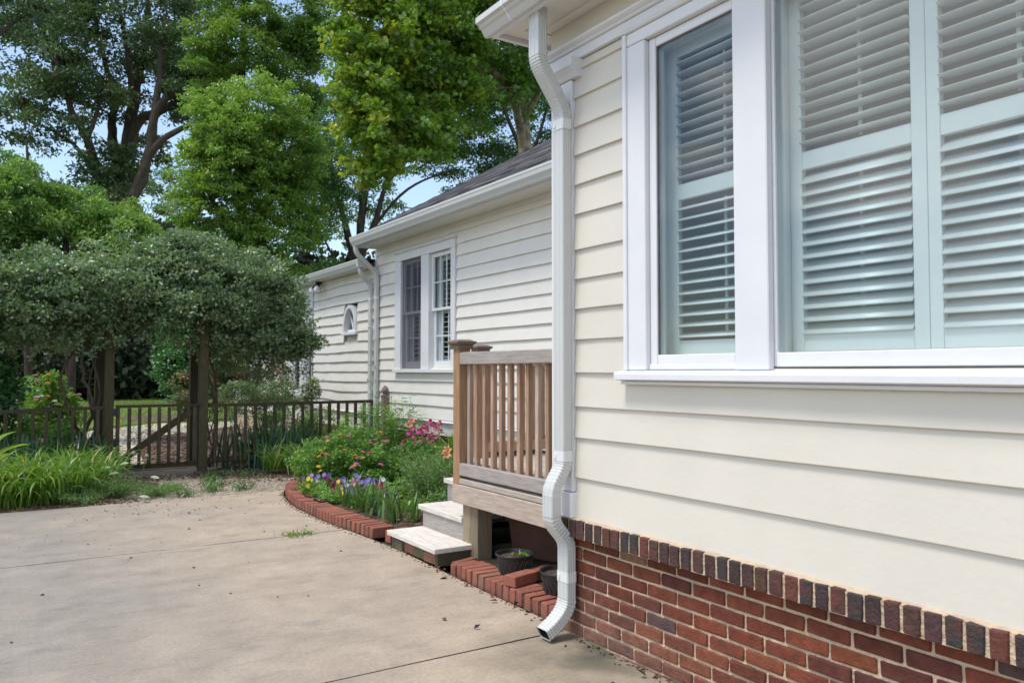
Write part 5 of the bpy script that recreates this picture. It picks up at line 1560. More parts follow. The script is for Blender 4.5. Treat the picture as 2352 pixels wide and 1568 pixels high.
# ================================================================== CLIMBING ROSE
def rose():
    rng = np.random.default_rng(20)
    t = node('climbing_rose', (1.75, 11.8, 0), 'huge grey green climbing rose heaped over the wooden arbor', 'climbing rose')
    sk = Skel()
    canes = [([(.95, 11.35, 0), (.90, 11.3, .5), (.98, 11.25, .95), (.86, 11.3, 1.35), (1.02, 11.4, 1.9), (1.5, 11.6, 2.25), (2.4, 11.8, 2.4)], .028, .012),
             ([(1.0, 11.4, 0), (.82, 11.3, .55), (.72, 11.25, .85), (.63, 11.3, 1.2), (.8, 11.4, 1.6), (1.2, 11.6, 2.1), (.6, 11.7, 2.35)], .026, .01),
             ([(.93, 11.3, 0), (.98, 11.25, .4), (1.06, 11.28, .8), (1.0, 11.3, 1.4), (.6, 11.4, 2.0), (-.2, 11.5, 2.2), (-.8, 11.6, 2.1)], .026, .01),
             ([(1.0, 11.3, 0), (.90, 11.2, .3), (1.02, 11.22, .62), (.93, 11.3, 1.0), (1.05, 11.5, 1.7), (1.3, 12.0, 2.3)], .02, .01),
             ([(2.42, 11.45, 0), (2.50, 11.4, .6), (2.42, 11.4, 1.1), (2.40, 11.5, 1.7), (2.7, 11.6, 2.2), (3.3, 11.7, 2.35), (3.8, 11.8, 2.1)], .026, .01),
             ([(2.45, 11.5, 0), (2.52, 11.45, .9), (2.36, 11.5, 1.8), (2.2, 11.7, 2.3), (1.8, 11.9, 2.5)], .022, .01),
             ([(3.3, 11.7, 2.35), (3.7, 11.5, 1.9), (3.85, 11.4, 1.5)], .012, .006),
             ([(-.2, 11.5, 2.2), (-.5, 11.3, 1.9), (-.6, 11.2, 1.6)], .012, .006)]
    for pts, r0, r1 in canes:
        sk.limb(pts, r0, r1, None, 5, .012, rng)
    nC = len(sk.p)
    datas = []
    # heaped crown: (centre, radii, clumps)
    heaps = [((.9, 11.2, 2.30), (1.1, .70, .40), 190), ((2.1, 11.25, 2.48), (.85, .70, .54), 180), ((2.85, 11.3, 2.38), (.75, .62, .48), 140), ((3.35, 11.25, 1.95), (.40, .42, .50), 76), ((2.95, 11.2, 1.80), (.60, .5, .36), 66),
             ((-.2, 11.2, 2.14), (1.0, .70, .42), 150), ((-1.3, 11.4, 2.1), (.9, .6, .5), 70), ((.35, 11.0, 1.95), (.95, .5, .28), 80), ((1.75, 10.8, 2.12), (.80, .36, .26), 76), ((1.62, 10.75, 1.92), (.34, .22, .17), 18), ((2.55, 10.95, 2.0), (.50, .40, .25), 40),
             ((1.7, 12.3, 2.3), (1.8, .6, .35), 50), ((3.66, 11.2, 1.62), (.22, .25, .26), 22), ((2.30, 11.3, 2.98), (.34, .3, .24), 26), ((2.05, 11.2, 2.85), (.5, .4, .22), 30), ((3.0, 11.3, 2.82), (.34, .3, .16), 12), ((1.2, 11.1, 2.52), (.5, .5, .24), 50), ((.5, 11.3, 2.62), (.5, .4, .14), 14), ((-.5, 11.3, 2.5), (.35, .3, .12), 8),
             ((-.1, 11.2, 1.82), (.8, .45, .30), 66), ((2.75, 11.5, 1.62), (.50, .4, .36), 40), ((3.2, 11.2, 1.45), (.40, .35, .24), 34), ((2.75, 11.9, 1.4), (.4, .3, .3), 24), ((.6, 11.3, 1.72), (.35, .35, .25), 20), ((-.3, 11.5, 1.65), (.7, .45, .38), 44), ((.55, 11.7, 1.75), (.5, .45, .32), 28), ((-.1, 12.2, 1.6), (1.0, .4, .45), 40)]
    for c, rads, nc in heaps:
        d = rng.normal(size=(nc, 3)); d /= np.linalg.norm(d, axis=1, keepdims=True)
        d[:, 2] = np.where(d[:, 2] < -.35, -d[:, 2] * .5, d[:, 2])
        rr = rng.uniform(.30, 1.05, nc) ** .5 * rng.uniform(.85, 1.2, nc)
        C = np.asarray(c)[None, :] + d * rr[:, None] * np.asarray(rads)[None, :]
        ff = np.sin(C @ (rng.normal(size=(4, 3)) * 7).T + rng.uniform(0, 6.28, 4)[None, :]).sum(1)
        for q in range(nc):
            if ff[q] < -1.1: continue
            sk.twig(C[q], rng, .004, .012)
            m = int(rng.uniform(70, 130))
            k = rng.uniform(.10, .20)
            P, dd = clump_points(rng, C[q] + np.array([0, 0, rng.exponential(.05)]), (k * 1.2, k, k * .6), m)
            bt = rng.uniform(.15, .75)
            tint = np.clip(rng.normal(bt, .14, m), 0, .9)
            odd = rng.uniform(size=m)
            tint = np.where(odd > .992, rng.uniform(.93, 1.0, m), tint)
            datas.append(leaf_mesh(P, .052, rng, .8, .62, tint, .10, outward=dd * .6, droop=.2))
    # sprays trailing from the lower edge
    for k in range(64):
        x0 = rng.uniform(-.6, 3.6); L = rng.uniform(.15, .50)
        for u in np.linspace(0, 1, 7):
            p = np.array([x0 + rng.normal() * .03 + .1 * u * (1 if x0 > 1.7 else -1), rng.uniform(10.8, 11.2), 1.98 - L * u])
            P, dd = clump_points(rng, p, (.06, .05, .05), 14)
            datas.append(leaf_mesh(P, .050, rng, .8, .62, np.clip(rng.normal(.45, .2, 14), 0, .9), .1))
        sk.twig(np.array([x0, 11.0, 1.98 - L]), rng, .003, .006)
    # stray sprays hanging at the right end
    for k in range(26):
        p = np.array([rng.uniform(2.5, 3.7), rng.uniform(11.1, 11.6), rng.uniform(1.2, 1.6)])
        sk.twig(p, rng, .003, .008)
        P, dd = clump_points(rng, p, (.12, .10, .12), 40)
        datas.append(leaf_mesh(P, .048, rng, 1.0, .6, np.clip(rng.normal(.3, .15, 40), 0, 1), .1))
    V, l, c2, _ = sk.mesh(5)
    org = world_org(t)
    o = bpy.data.objects.new('canes', np_mesh('canes', V - org[None, :], l, c2, M['cane'], smooth=True)); put(o, t, org)
    leaf_obj('foliage', join(datas), 'leaf_rose', t)
rose()

# ================================================================== SHRUBS
def shrub(name, base, label, heaps, leaf, mat, seed, nl=90, cr=.16, up=1.0, wid=.55, t0=.2, t1=.8, group=None, cat='shrub', flowers=None):
    rng = np.random.default_rng(seed)
    t = node(name, base, label, cat, group)
    sk = Skel()
    for k in range(4):
        sk.limb([(base[0] + rng.uniform(-.08, .08), base[1], base[2]), (base[0] + rng.uniform(-.25, .25), base[1] + rng.uniform(-.1, .1), base[2] + (heaps[0][0][2] - base[2]) * .6)], .016, .008, None, 4, .01, rng)
    datas = []
    for c, rads, nc in heaps:
        d = rng.normal(size=(nc, 3)); d /= np.linalg.norm(d, axis=1, keepdims=True)
        C = np.asarray(c)[None, :] + d * (rng.uniform(.25, 1.0, nc) ** .5)[:, None] * np.asarray(rads)[None, :]
        C[:, 2] = np.maximum(C[:, 2], base[2] + .03)
        for q in range(nc):
            sk.twig(C[q], rng, .003, .01)
            m = int(nl * rng.uniform(.7, 1.3)); k = cr * rng.uniform(.7, 1.3)
            P, dd = clump_points(rng, C[q], (k, k, k * .7), m)
            P[:, 2] = np.maximum(P[:, 2], base[2] + .01)
            datas.append(leaf_mesh(P, leaf, rng, up, wid, np.clip(rng.normal(rng.uniform(t0, t1), .14, m), 0, 1), .12, outward=dd * .7, droop=.15))
    V, l, c2, _ = sk.mesh(5)
    org = world_org(t)
    o = bpy.data.objects.new('stem', np_mesh('stem', V - org[None, :], l, c2, M['cane'], smooth=True)); put(o, t, org)
    leaf_obj('foliage', join(datas), mat, t)
    return t

shrub('holly_bush', (4.35, 22.5, 0), 'glossy bright green holly seen through the arbor', [((4.35, 22.5, 1.9), (.85, .7, 1.5), 90), ((3.95, 22.3, 1.3), (.55, .5, .9), 40), ((4.9, 22.5, 2.6), (.8, .6, .9), 34)], .11, 'leaf_holly', 31, 110, .26)
shrub('rose_bush', (3.05, 14.6, 0), 'red tipped rose bush behind the gate post', [((2.95, 14.5, 1.05), (.55, .4, .55), 60), ((3.5, 14.5, 1.30), (.55, .4, .50), 56), ((3.95, 14.4, 1.05), (.5, .4, .42), 40)], .05, 'leaf_redrose', 32, 90, .15, t0=.25, t1=.98)
shrub('rose_bush', (3.75, 12.9, 0), 'silvery rose bush against the glazed side behind the right fence', [((3.7, 12.9, .95), (.5, .3, .28), 40), ((3.2, 12.9, .85), (.4, .3, .3), 26), ((4.05, 12.7, .8), (.35, .25, .2), 14)], .045, 'leaf_rose', 33, 70, .13, t0=.3, t1=.85)
shrub('garden_shrub', (4.25, 13.2, 0), 'small dark leafy shoot standing against the glazed side', [((4.22, 12.6, 1.0), (.13, .12, .17), 11)], .05, 'leaf_rose', 34, 60, .1)
shrub('camellia_bush', (-.42, 11.9, 0), 'dark glossy camellia at the left edge beyond the fence', [((-.35, 11.8, 1.15), (.5, .4, .7), 60), ((-.1, 11.7, .9), (.35, .3, .4), 26)], .085, 'leaf_holly', 35, 60, .18, t0=.0, t1=.4)
shrub('garden_shrub', (3.75, 12.0, 0), 'low yellowish green perennials behind the right fence', [((3.7, 12.0, .45), (.6, .3, .28), 40), ((4.25, 12.2, .5), (.3, .3, .3), 16)], .045, 'leaf_bush', 36, 70, .13, t0=.3, t1=1)
shrub('garden_shrub', (.3, 12.2, 0), 'leafy green perennials behind the left fence', [((.35, 12.2, .4), (.5, .35, .35), 44), ((-.3, 12.1, .35), (.5, .3, .3), 26), ((.75, 12.0, .35), (.2, .2, .25), 12)], .055, 'leaf_bed', 37, 70, .14, t0=.1, t1=.7)
fb_ = shrub('flowering_shrub', (.62, 13.6, 0), 'light green flowering lantana bush glowing beyond the left fence', [((.55, 13.5, .85), (.42, .35, .40), 50), ((.8, 13.4, .6), (.3, .3, .4), 26)], .06, 'leaf_bed', 38, 80, .14, t0=.5, t1=1.0)
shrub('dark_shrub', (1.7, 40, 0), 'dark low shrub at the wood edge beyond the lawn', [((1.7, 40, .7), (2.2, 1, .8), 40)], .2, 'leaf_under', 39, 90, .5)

# ================================================================== FLOWERS
def blossom_ball(n, r0, rng):
    g = G()
    for k in range(n):
        th = math.acos(1 - rng.random() * 1.05); ph = rng.random() * 6.28
        c = (r0 * math.sin(th) * math.cos(ph), r0 * math.sin(th) * math.sin(ph), r0 * .75 * math.cos(th))
        s = r0 * .34
        up = Vector(c).normalized(); u = up.orthogonal().normalized(); w = up.cross(u)
        g.add([Vector(c) + u * s, Vector(c) + w * s, Vector(c) - u * s, Vector(c) - w * s, Vector(c) + up * s * .5], [(0, 1, 4), (1, 2, 4), (2, 3, 4), (3, 0, 4)])
    g.lathe([(r0 * .8, 0), (r0 * .75, r0 * .3), (r0 * .3, r0 * .6)], (0, 0, 0), 8)
    return g_mesh('flower_head', g, 'petal')
rf = random.Random(91)
LANT = blossom_ball(26, .022, rf)
def daisy(np_, L, wid, droop, name='flower_head'):
    g = G()
    for k in range(np_):
        a = 2 * PI * k / np_ + rf.uniform(-.08, .08)
        d = Vector((math.cos(a), math.sin(a), 0)); s = Vector((-d.y, d.x, 0))
        dr = droop * rf.uniform(.7, 1.2)
        p = [d * .008, d * (L * .5) - Vector((0, 0, dr * L * .3)), d * L * (1 - dr * .35) - Vector((0, 0, dr * L))]
        w = L * wid
        g.add([p[0] + s * w * .3, p[0] - s * w * .3, p[1] + s * w, p[1] - s * w, p[2] + s * w * .6, p[2] - s * w * .6], [(0, 2, 3, 1), (2, 4, 5, 3)])
    return g_mesh(name, g, 'petal')
CONEFL = daisy(13, .048, .17, .75)
CONEC = g_mesh('cone', G().lathe([(.016, -.004), (.019, .004), (.016, .016), (.008, .023), (.001, .025)], (0, 0, 0), 10), 'cone', True)
def pansy_mesh():
    g = G()
    for a, L, w in ((90, .024, .016), (35, .022, .017), (145, .022, .017), (-25, .021, .017), (205, .021, .017), (270, .024, .020)):
        d = Vector((math.cos(rad(a)), 0, math.sin(rad(a)))); s = Vector((-d.z, 0, d.x))
        y = rf.uniform(-.004, .002)
        g.add([Vector((0, 0, 0)), d * L * .5 + s * w * .8 + Vector((0, y, 0)), d * L + s * w * .4 + Vector((0, y - .004, 0)), d * L - s * w * .4 + Vector((0, y - .004, 0)), d * L * .5 - s * w * .8 + Vector((0, y, 0))], [(0, 1, 2, 3, 4)])
    return g_mesh('flower', g, 'petal')
PANSY = [pansy_mesh() for _ in range(3)]
def lily_mesh():
    g = G()
    for k in range(6):
        a = 2 * PI * k / 6
        d = Vector((math.cos(a), math.sin(a), 0)); s = Vector((-d.y, d.x, 0)); w = .018 if k % 2 else .013
        P = [(0, 0, .2), (.012, .03, .8), (.03, .055, 1), (.055, .065, .75), (.068, .052, .1)]
        vs = []
        for rr, zz, ww in P:
            vs += [d * rr + Vector((0, 0, zz)) + s * w * ww, d * rr + Vector((0, 0, zz)) - s * w * ww]
        g.add(vs, [(2 * i, 2 * i + 2, 2 * i + 3, 2 * i + 1) for i in range(4)])
    return g_mesh('flower', g, 'petal', True)
LILY = lily_mesh()
def umbel_mesh(R, n):
    g = G()
    for k in range(n):
        a = rf.uniform(0, 6.28); q = math.sqrt(rf.random()) * R
        c = Vector((q * math.cos(a), q * math.sin(a), .016 * (1 - (q / R) ** 2) * R / .05 + rf.uniform(-.002, .002)))
        s = R * .13
        g.add([c + Vector((s, 0, -.001)), c + Vector((0, s, -.001)), c + Vector((-s, 0, -.001)), c + Vector((0, -s, -.001)), c + Vector((0, 0, s * .6))], [(0, 1, 4), (1, 2, 4), (2, 3, 4), (3, 0, 4)])
    g.lathe([(.003, -.03), (R * .5, -.012), (R * .9, -.001)], (0, 0, 0), 10)
    return g_mesh('flower_head', g, 'petal')
UMBEL = umbel_mesh(.042, 90)
YARROW = umbel_mesh(.03, 50)
PUFF = None
g = G()
for k in range(150):
    d = Vector((rf.gauss(0, 1), rf.gauss(0, 1), rf.gauss(0, 1))).normalized()
    u = d.orthogonal().normalized() * .0035; w = d.cross(u)
    c = d * .017
    g.add([c + u, c - u * .5 + w, c - u * .5 - w], [(0, 1, 2)])
g.lathe([(.001, -.004), (.004, 0), (.001, .004)], (0, 0, 0), 6)
PUFF = g_mesh('seed_head', g, 'petal')

PURPLE, VIOLET, MAROON, YEL, PINK, MAG, PEACH, WHITE, LILAC, ORANGE = (.26, .20, .62), (.40, .30, .72), (.20, .015, .045), (.75, .50, .06), (.62, .20, .36), (.62, .075, .30), (.80, .36, .20), (.70, .74, .58), (.50, .42, .70), (.75, .32, .07)

def stem_geo(g, p0, p1, rr, sag, n=5):
    p0, p1 = Vector(p0), Vector(p1)
    P = [p0.lerp(p1, i / n) + Vector(sag) * 4 * (i / n) * (1 - i / n) for i in range(n + 1)]
    g.tube(P, [rr * (1 - .4 * i / n) for i in range(n + 1)], 5)
def blades(rng, c, n, L0, L1, wd, spread, arch, e0=60, e1=88, seg=7, base_r=.06):
    """strap leaves: rise from a crown and arch over"""
    V, loops, cnt, T = [], [], [], []
    o = 0
    for k in range(n):
        az = rng.uniform(0, 2 * PI); el = rad(rng.uniform(e0, e1)); L = rng.uniform(L0, L1)
        ar = arch * rng.uniform(.5, 1.4)
        p = np.array([c[0] + rng.normal() * base_r, c[1] + rng.normal() * base_r, c[2]])
        w = wd * rng.uniform(.7, 1.2); tn = np.clip(rng.normal(.5, .2), 0, .92)
        if rng.uniform() < .02: tn = 1.0
        hd = np.array([math.cos(az), math.sin(az), 0]); sd = np.array([-hd[1], hd[0], 0])
        tw = rng.normal() * .5
        for i in range(seg + 1):
            u = i / seg
            ww = w * (math.sin(PI * min(1, u * .72 + .28)) ** .7 if u < 1 else 0.06)
            s2 = sd * math.cos(tw * u) + np.array([0, 0, 1]) * math.sin(tw * u)
            V += [p + s2 * ww / 2, p - s2 * ww / 2]
            T += [tn, tn]
            e = el - ar * u * u * 2.4
            p = p + (hd * math.cos(e) * (1 + spread * 0) + np.array([0, 0, 1]) * math.sin(e)) * L / seg
            p[2] = max(p[2], c[2] + .01)
        for i in range(seg):
            loops += [o + 2 * i, o + 2 * i + 1, o + 2 * i + 3, o + 2 * i + 2]; cnt.append(4)
        o += 2 * (seg + 1)
    return np.array(V), np.array(loops), np.array(cnt), np.array(T)
def blade_plant(name, c, label, n, L0, L1, wd, arch, mat, seed, cat='plant', group=None, e0=60, e1=88, base_r=.06, scapes=0):
    rng = np.random.default_rng(seed)
    t = node(name, c, label, cat, group)
    leaf_obj('foliage', blades(rng, c, n, L0, L1, wd, 0, arch, e0, e1, base_r=base_r), mat, t)
    if scapes:
        g = G()
        for k in range(scapes):
            p = (c[0] + rng.normal() * .08, c[1] + rng.normal() * .08, c[2])
            stem_geo(g, p, (p[0] + rng.normal() * .1, p[1] + rng.normal() * .1, c[2] + L1 * rng.uniform(.9, 1.25)), .004, (rng.normal() * .03, 0, 0))
        obj('stem', g, 'stem', t)
    return t
def near(p): return math.dist(p, (0, 0))

# daylilies along the left bed
dl = [(.12, 9.15), (.42, 9.2), (-.18, 9.25), (.30, 9.55), (.66, 9.45), (.0, 9.65), (.55, 9.85), (.82, 9.75), (.25, 10.0), (.95, 10.15), (.65, 10.3), (-.35, 9.7), (.98, 10.55), (-.1, 10.2), (.38, 10.45)]
words_ = ['at the left photo edge by the slab', 'in front beside the slab, left of the white umbels', 'past the left photo edge', 'behind the front pair in the left bed', 'left of the white umbels', 'at the left edge behind the front row',
          'in the middle of the left bed', 'nearest the white umbel stems', 'in the left bed before the blue iris', 'in front of the arbor post', 'between the iris and the arbor post', 'off the left edge in the second row', 'at the foot of the arbor post', 'at the far left before the fence', 'behind the middle daylilies before the iris']
for k, (x, y) in enumerate(dl):
    blade_plant('daylily', (x, y, 0), 'arching green daylily clump ' + words_[k], 150, .36, .70, .019, .98, 'blade', 200 + k, 'daylily', 'daylilies in the left bed', 48, 86, .075)
for k, (x, y) in enumerate([(2.98, 10.35), (3.22, 9.95), (3.42, 10.3)]):
    blade_plant('daylily', (x, y, .03), ['arching yellow green daylily where the bed meets the fence gravel', 'arching daylily at the far left end of the flower bed', 'arching daylily before the right fence behind the lantana'][k], 80, .32, .56, .017, .75, 'blade', 230 + k, 'daylily', 'daylilies at the bed end', 50, 86, .06)
# iris along the fence
ip = [(.30, 10.75), (.52, 10.85), (.75, 10.8), (.1, 10.85), (.92, 10.9), (-.2, 10.85)]
iw = ['second from the left along the left fence', 'under the flowering bush before the left fence', 'before the left fence, nearer the arbor', 'at the left end of the left fence', 'tucked beside the left arbor post', 'past the left photo edge by the fence']
for k, (x, y) in enumerate(ip):
    blade_plant('iris', (x, y, 0), 'blue green upright iris fan ' + iw[k], 34, .42, .66, .030, .16, 'iris', 240 + k, 'iris', 'iris along the fence', 70, 90, .085)
ip = [(2.72, 11.35), (2.98, 11.4), (3.22, 11.35), (3.5, 11.4), (3.78, 11.35), (3.05, 10.9), (3.35, 10.85), (3.62, 10.8)]
iw = ['behind the right fence nearest the gate', 'behind the right fence, second from the gate', 'behind the right fence, third from the gate', 'behind the middle of the right fence', 'behind the right fence toward the wing', 'in front of the right fence nearest the gate', 'in front of the right fence, in the middle', 'in front of the right fence beside the lantana']
for k, (x, y) in enumerate(ip):
    blade_plant('iris', (x, y, 0), 'dark green iris fan ' + iw[k], 36, .42, .74, .030, .2, 'iris', 250 + k, 'iris', 'iris along the fence', 68, 90, .10)
# small iris fans near the edging
for k, (x, y, n) in enumerate([(2.76, 6.50, 24), (2.74, 6.76, 16), (2.76, 6.12, 26), (2.88, 5.98, 14), (2.72, 7.02, 18)]):
    blade_plant('iris', (x, y, .07), 'small green iris fan ' + ['in the middle of the brick edging', 'left of the middle iris by the edging', 'by the edging, second from the steps', 'by the edging nearest the steps', 'by the edging nearest the pansies'][k], n, .20, .36, .022, .22, 'irisgreen', 260 + k, 'iris', 'small iris along the brick edging', 62, 90, .035)
# canna leaf at the left edge
rng = np.random.default_rng(5)
t = node('canna', (-.10, 9.45, 0), 'yellow green broad leaved canna at the left photo edge', 'canna')
def broad_leaf(p, az, el, L, w, curl, n=8):
    vs, fs = [], []
    hd = Vector((math.cos(az), math.sin(az), 0)); sd = Vector((-hd.y, hd.x, 0)); q = Vector(p)
    for i in range(n + 1):
        u = i / n; ww = w * math.sin(PI * min(.999, u * .93 + .07)) ** .75
        e = el - curl * u
        up = Vector((0, 0, 1)) * math.cos(e) - hd * math.sin(e)
        vs += [q + sd * ww / 2 + up * ww * .18, q, q - sd * ww / 2 + up * ww * .18]
        q = q + (hd * math.cos(e) + Vector((0, 0, 1)) * math.sin(e)) * L / n
    for i in range(n):
        a = 3 * i
        fs += [(a, a + 1, a + 4, a + 3), (a + 1, a + 2, a + 5, a + 4)]
    return vs, fs
for k, (az, el, L, w, z) in enumerate([(.2, 1.0, .46, .13, .35), (.9, .95, .42, .13, .28), (-.5, .8, .44, .14, .2), (2.4, 1.0, .4, .12, .3), (.1, .25, .40, .13, .12), (-.9, .5, .4, .12, .25), (.5, 1.2, .4, .1, .45)]):
    vs, fs = broad_leaf((-.10, 9.45, z), az, el, L, w, 1.1)
    me = np_mesh('leaf', np.array([tuple(v) for v in vs]) - np.array((-.10, 9.45, 0)), np.array([i for f in fs for i in f]), np.full(len(fs), 4), M['canna'], np.full(len(vs), rng.uniform(.1, 1.0)), True)
    o = bpy.data.objects.new('leaf', me); put(o, t, (-.10, 9.45, 0))
obj('stem', G().tube([(-.10, 9.45, 0), (-.10, 9.45, .5)], [.016, .010], 6), 'stem', t)

# Queen Anne's lace, dandelion clocks and ferny weeds by the slab edge
def ferny(name, c, label, n, R, Hh, seed, leaf=.022, mat='leaf_fern', cat='weed', group=None, wid=.35, nl=70):
    rng = np.random.default_rng(seed)
    t = node(name, c, label, cat, group)
    g = G(); datas = []
    for k in range(n):
        a = rng.uniform(0, 6.28); q = R * math.sqrt(rng.uniform()); hh = Hh * rng.uniform(.4, 1.0)
        tip = (c[0] + q * math.cos(a), c[1] + q * math.sin(a), c[2] + hh)
        stem_geo(g, (c[0] + rng.normal() * .02, c[1] + rng.normal() * .02, c[2]), tip, .0022, (0, 0, hh * .1))
        S = np.linspace(.25, 1, nl)[:, None]
        P = np.array(c)[None, :] * (1 - S) + np.array(tip)[None, :] * S + rng.normal(size=(nl, 3)) * .022
        P[:, 2] += hh * .1 * 4 * (S * (1 - S))[:, 0]
        P[:, 2] = np.maximum(P[:, 2], c[2] + .006)
        datas.append(leaf_mesh(P, leaf, rng, .8, wid, np.clip(rng.normal(.5, .2, nl), 0, 1), .08))
    obj('stem', g, 'stem', t)
    leaf_obj('foliage', join(datas), mat, t)
    return t
def flower_on(t, base, tip, me, col, rot=(0, 0, 0), sc=1.0, sr=.0026, name='flower_head'):
    g = G(); stem_geo(g, base, tip, sr, (random.Random(int(tip[0] * 1000)).uniform(-.015, .015), 0, .01))
    obj('stem', g, 'stem', t)
    return meshobj(me.name.split('.')[0], me, t, tip, rot, col, sc)
q = [((.952, 9.72), (.97, 9.60, .275)), ((1.13, 9.85), (1.17, 9.75, .29)), ((1.02, 9.5), (1.03, 9.45, .225)), ((1.42, 9.6), (1.44, 9.45, .155)), ((1.22, 8.86), (1.235, 8.74, .055))]
qn = ['white umbel nearest the daylilies, left of the others', 'flat white umbel standing highest behind the others', 'broad white umbel in the middle of the group', 'white umbel alone over the gravel before the gate', 'white umbel hanging over the slab edge']
for k, ((bx, by), tip) in enumerate(q):
    t = node('wild_carrot', (bx, by, 0), qn[k], 'flower', 'white umbels at the slab edge')
    flower_on(t, (bx, by, 0), tip, UMBEL, (.66, .72, .55), (rf.uniform(-.3, .1), rf.uniform(-.2, .2), 0), 1.05)
for k, ((x, y), tip) in enumerate([((1.27, 10.1), (1.29, 10.0, .385)), ((1.33, 9.75), (1.41, 9.85, .36)), ((2.60, 10.45), (2.57, 10.4, .46))]):
    t = node('dandelion', (x, y, 0), ['grey dandelion clock before the gate, left one of two', 'grey dandelion clock before the gate, right one of two', 'tall grey dandelion clock before the right fence'][k], 'dandelion', 'dandelion clocks')
    flower_on(t, (x, y, 0), tip, PUFF, (.55, .54, .50), sc=1.15, sr=.003)
ferny('fern_weed', (1.05, 9.30, 0), 'feathery weed under the white umbels', 46, .34, .22, 301)
ferny('fern_weed', (1.42, 9.15, 0), 'low feathery weed creeping toward the gravel', 34, .33, .10, 302)
ferny('fern_weed', (.72, 9.02, 0), 'low ragged weeds at the slab edge under the daylilies', 26, .30, .13, 303)
ferny('weed', (1.62, 9.5, 0), 'small leafy weed patch in the gravel before the gate', 16, .22, .05, 304, .03, 'leaf_bed', wid=.5, nl=26)
for k, (x, y, R_) in enumerate([(2.35, 10.55, .16), (2.72, 10.30, .18), (2.12, 9.62, .12), (2.15, 10.05, .10), (1.95, 9.2, .14), (2.3, 9.15, .10), (1.66, 8.98, .10)]):
    blade_plant('grass_tuft', (x, y, 0), 'short weedy tuft ' + ['left of the yellow dandelion by the fence', 'right of the yellow dandelion by the fence', 'in the gravel middle, brighter green', 'in the gravel just before the gate post', 'at the slab edge in the gravel', 'at the slab edge nearest the brick curve', 'at the slab edge below the gate'][k], 44, .07, .16, .014, .8, 'irisgreen', 310 + k, 'weed', 'weed tufts in the gravel', 20, 75, R_ * .5)
t = node('dandelion', (2.64, 10.55, 0), 'yellow dandelion flower before the right fence', 'dandelion')
flower_on(t, (2.64, 10.55, 0), (2.63, 10.5, .095), daisy(22, .020, .15, -.1), (.80, .58, .03))
blade_plant('grass_tuft', (1.975, 6.345, -.01), 'small grass tuft growing in the slab joint', 70, .05, .11, .006, .7, 'grassblade', 330, 'weed', None, 15, 75, .05)
ferny('weed', (2.12, 6.355, -.005), 'trailing weed in the slab joint beside the grass tuft', 9, .10, .03, 331, .02, 'leaf_bed', wid=.6, nl=12)

t = node('pot_weed', POTWEED, 'small green weed growing in the left black pot', 'weed')
leaf_obj('foliage', leaf_mesh(np.array([POTWEED] * 7) + rng.normal(size=(7, 3)) * np.array([.03, .03, .008]), .055, rng, 1.2, .5, np.full(7, .8), .15), 'leaf_bed', t)
# ---- flower bed
def leafy(name, c, label, heaps, leaf, mat, seed, nl=60, cr=.08, cat='plant', group=None, wid=.5, t0=.2, t1=.85, up=1.1):
    return shrub(name, c, label, heaps, leaf, mat, seed, nl, cr, up, wid, t0, t1, group, cat)
# lantana with balls of pink and yellow
lt = leafy('lantana', (3.15, 8.42, .08), 'spreading lantana with yellow and pink flower balls at the far end of the bed', [((3.05, 8.40, .33), (.36, .40, .27), 110), ((3.38, 8.5, .42), (.38, .38, .30), 90), ((2.92, 8.65, .30), (.25, .28, .22), 34), ((3.42, 8.05, .28), (.25, .25, .2), 36)], .036, 'leaf_bed', 401, 64, .085, 'lantana')
lf = [(3.10, 8.98, .30, YEL), (3.14, 9.05, .36, YEL), (3.17, 9.0, .33, ORANGE), (3.18, 8.95, .31, PINK), (3.25, 9.1, .46, YEL), (3.44, 9.2, .52, ORANGE), (3.50, 9.1, .50, PINK), (3.28, 8.9, .32, YEL), (3.05, 8.85, .20, YEL), (3.06, 8.82, .15, YEL),
      (3.48, 8.85, .30, ORANGE), (3.50, 8.82, .27, PINK), (3.56, 8.80, .27, YEL), (3.45, 8.72, .215, PINK), (3.42, 8.7, .20, YEL), (3.38, 8.68, .185, PINK), (3.9, 9.1, .53, ORANGE), (3.82, 9.05, .45, PINK), (3.9, 9.0, .43, PINK), (3.94, 8.98, .43, PINK), (3.74, 9.0, .42, MAG),
      (3.6, 8.9, .33, PINK), (3.66, 8.85, .32, MAG), (3.35, 9.0, .40, YEL), (3.30, 9.3, .49, PINK), (3.22, 9.35, .43, PINK), (3.40, 8.95, .36, YEL), (3.72, 8.65, .20, PINK)]
for x, y, z, c in [(x * .915, y * .915, EYE - (EYE - z) * .915, c) for x, y, z, c in lf]:
    meshobj('flower_head', LANT, lt, (x, y - .05, z + .03), (rf.uniform(-.4, .4), rf.uniform(-.4, .4), 0), c, rf.uniform(.9, 1.25))
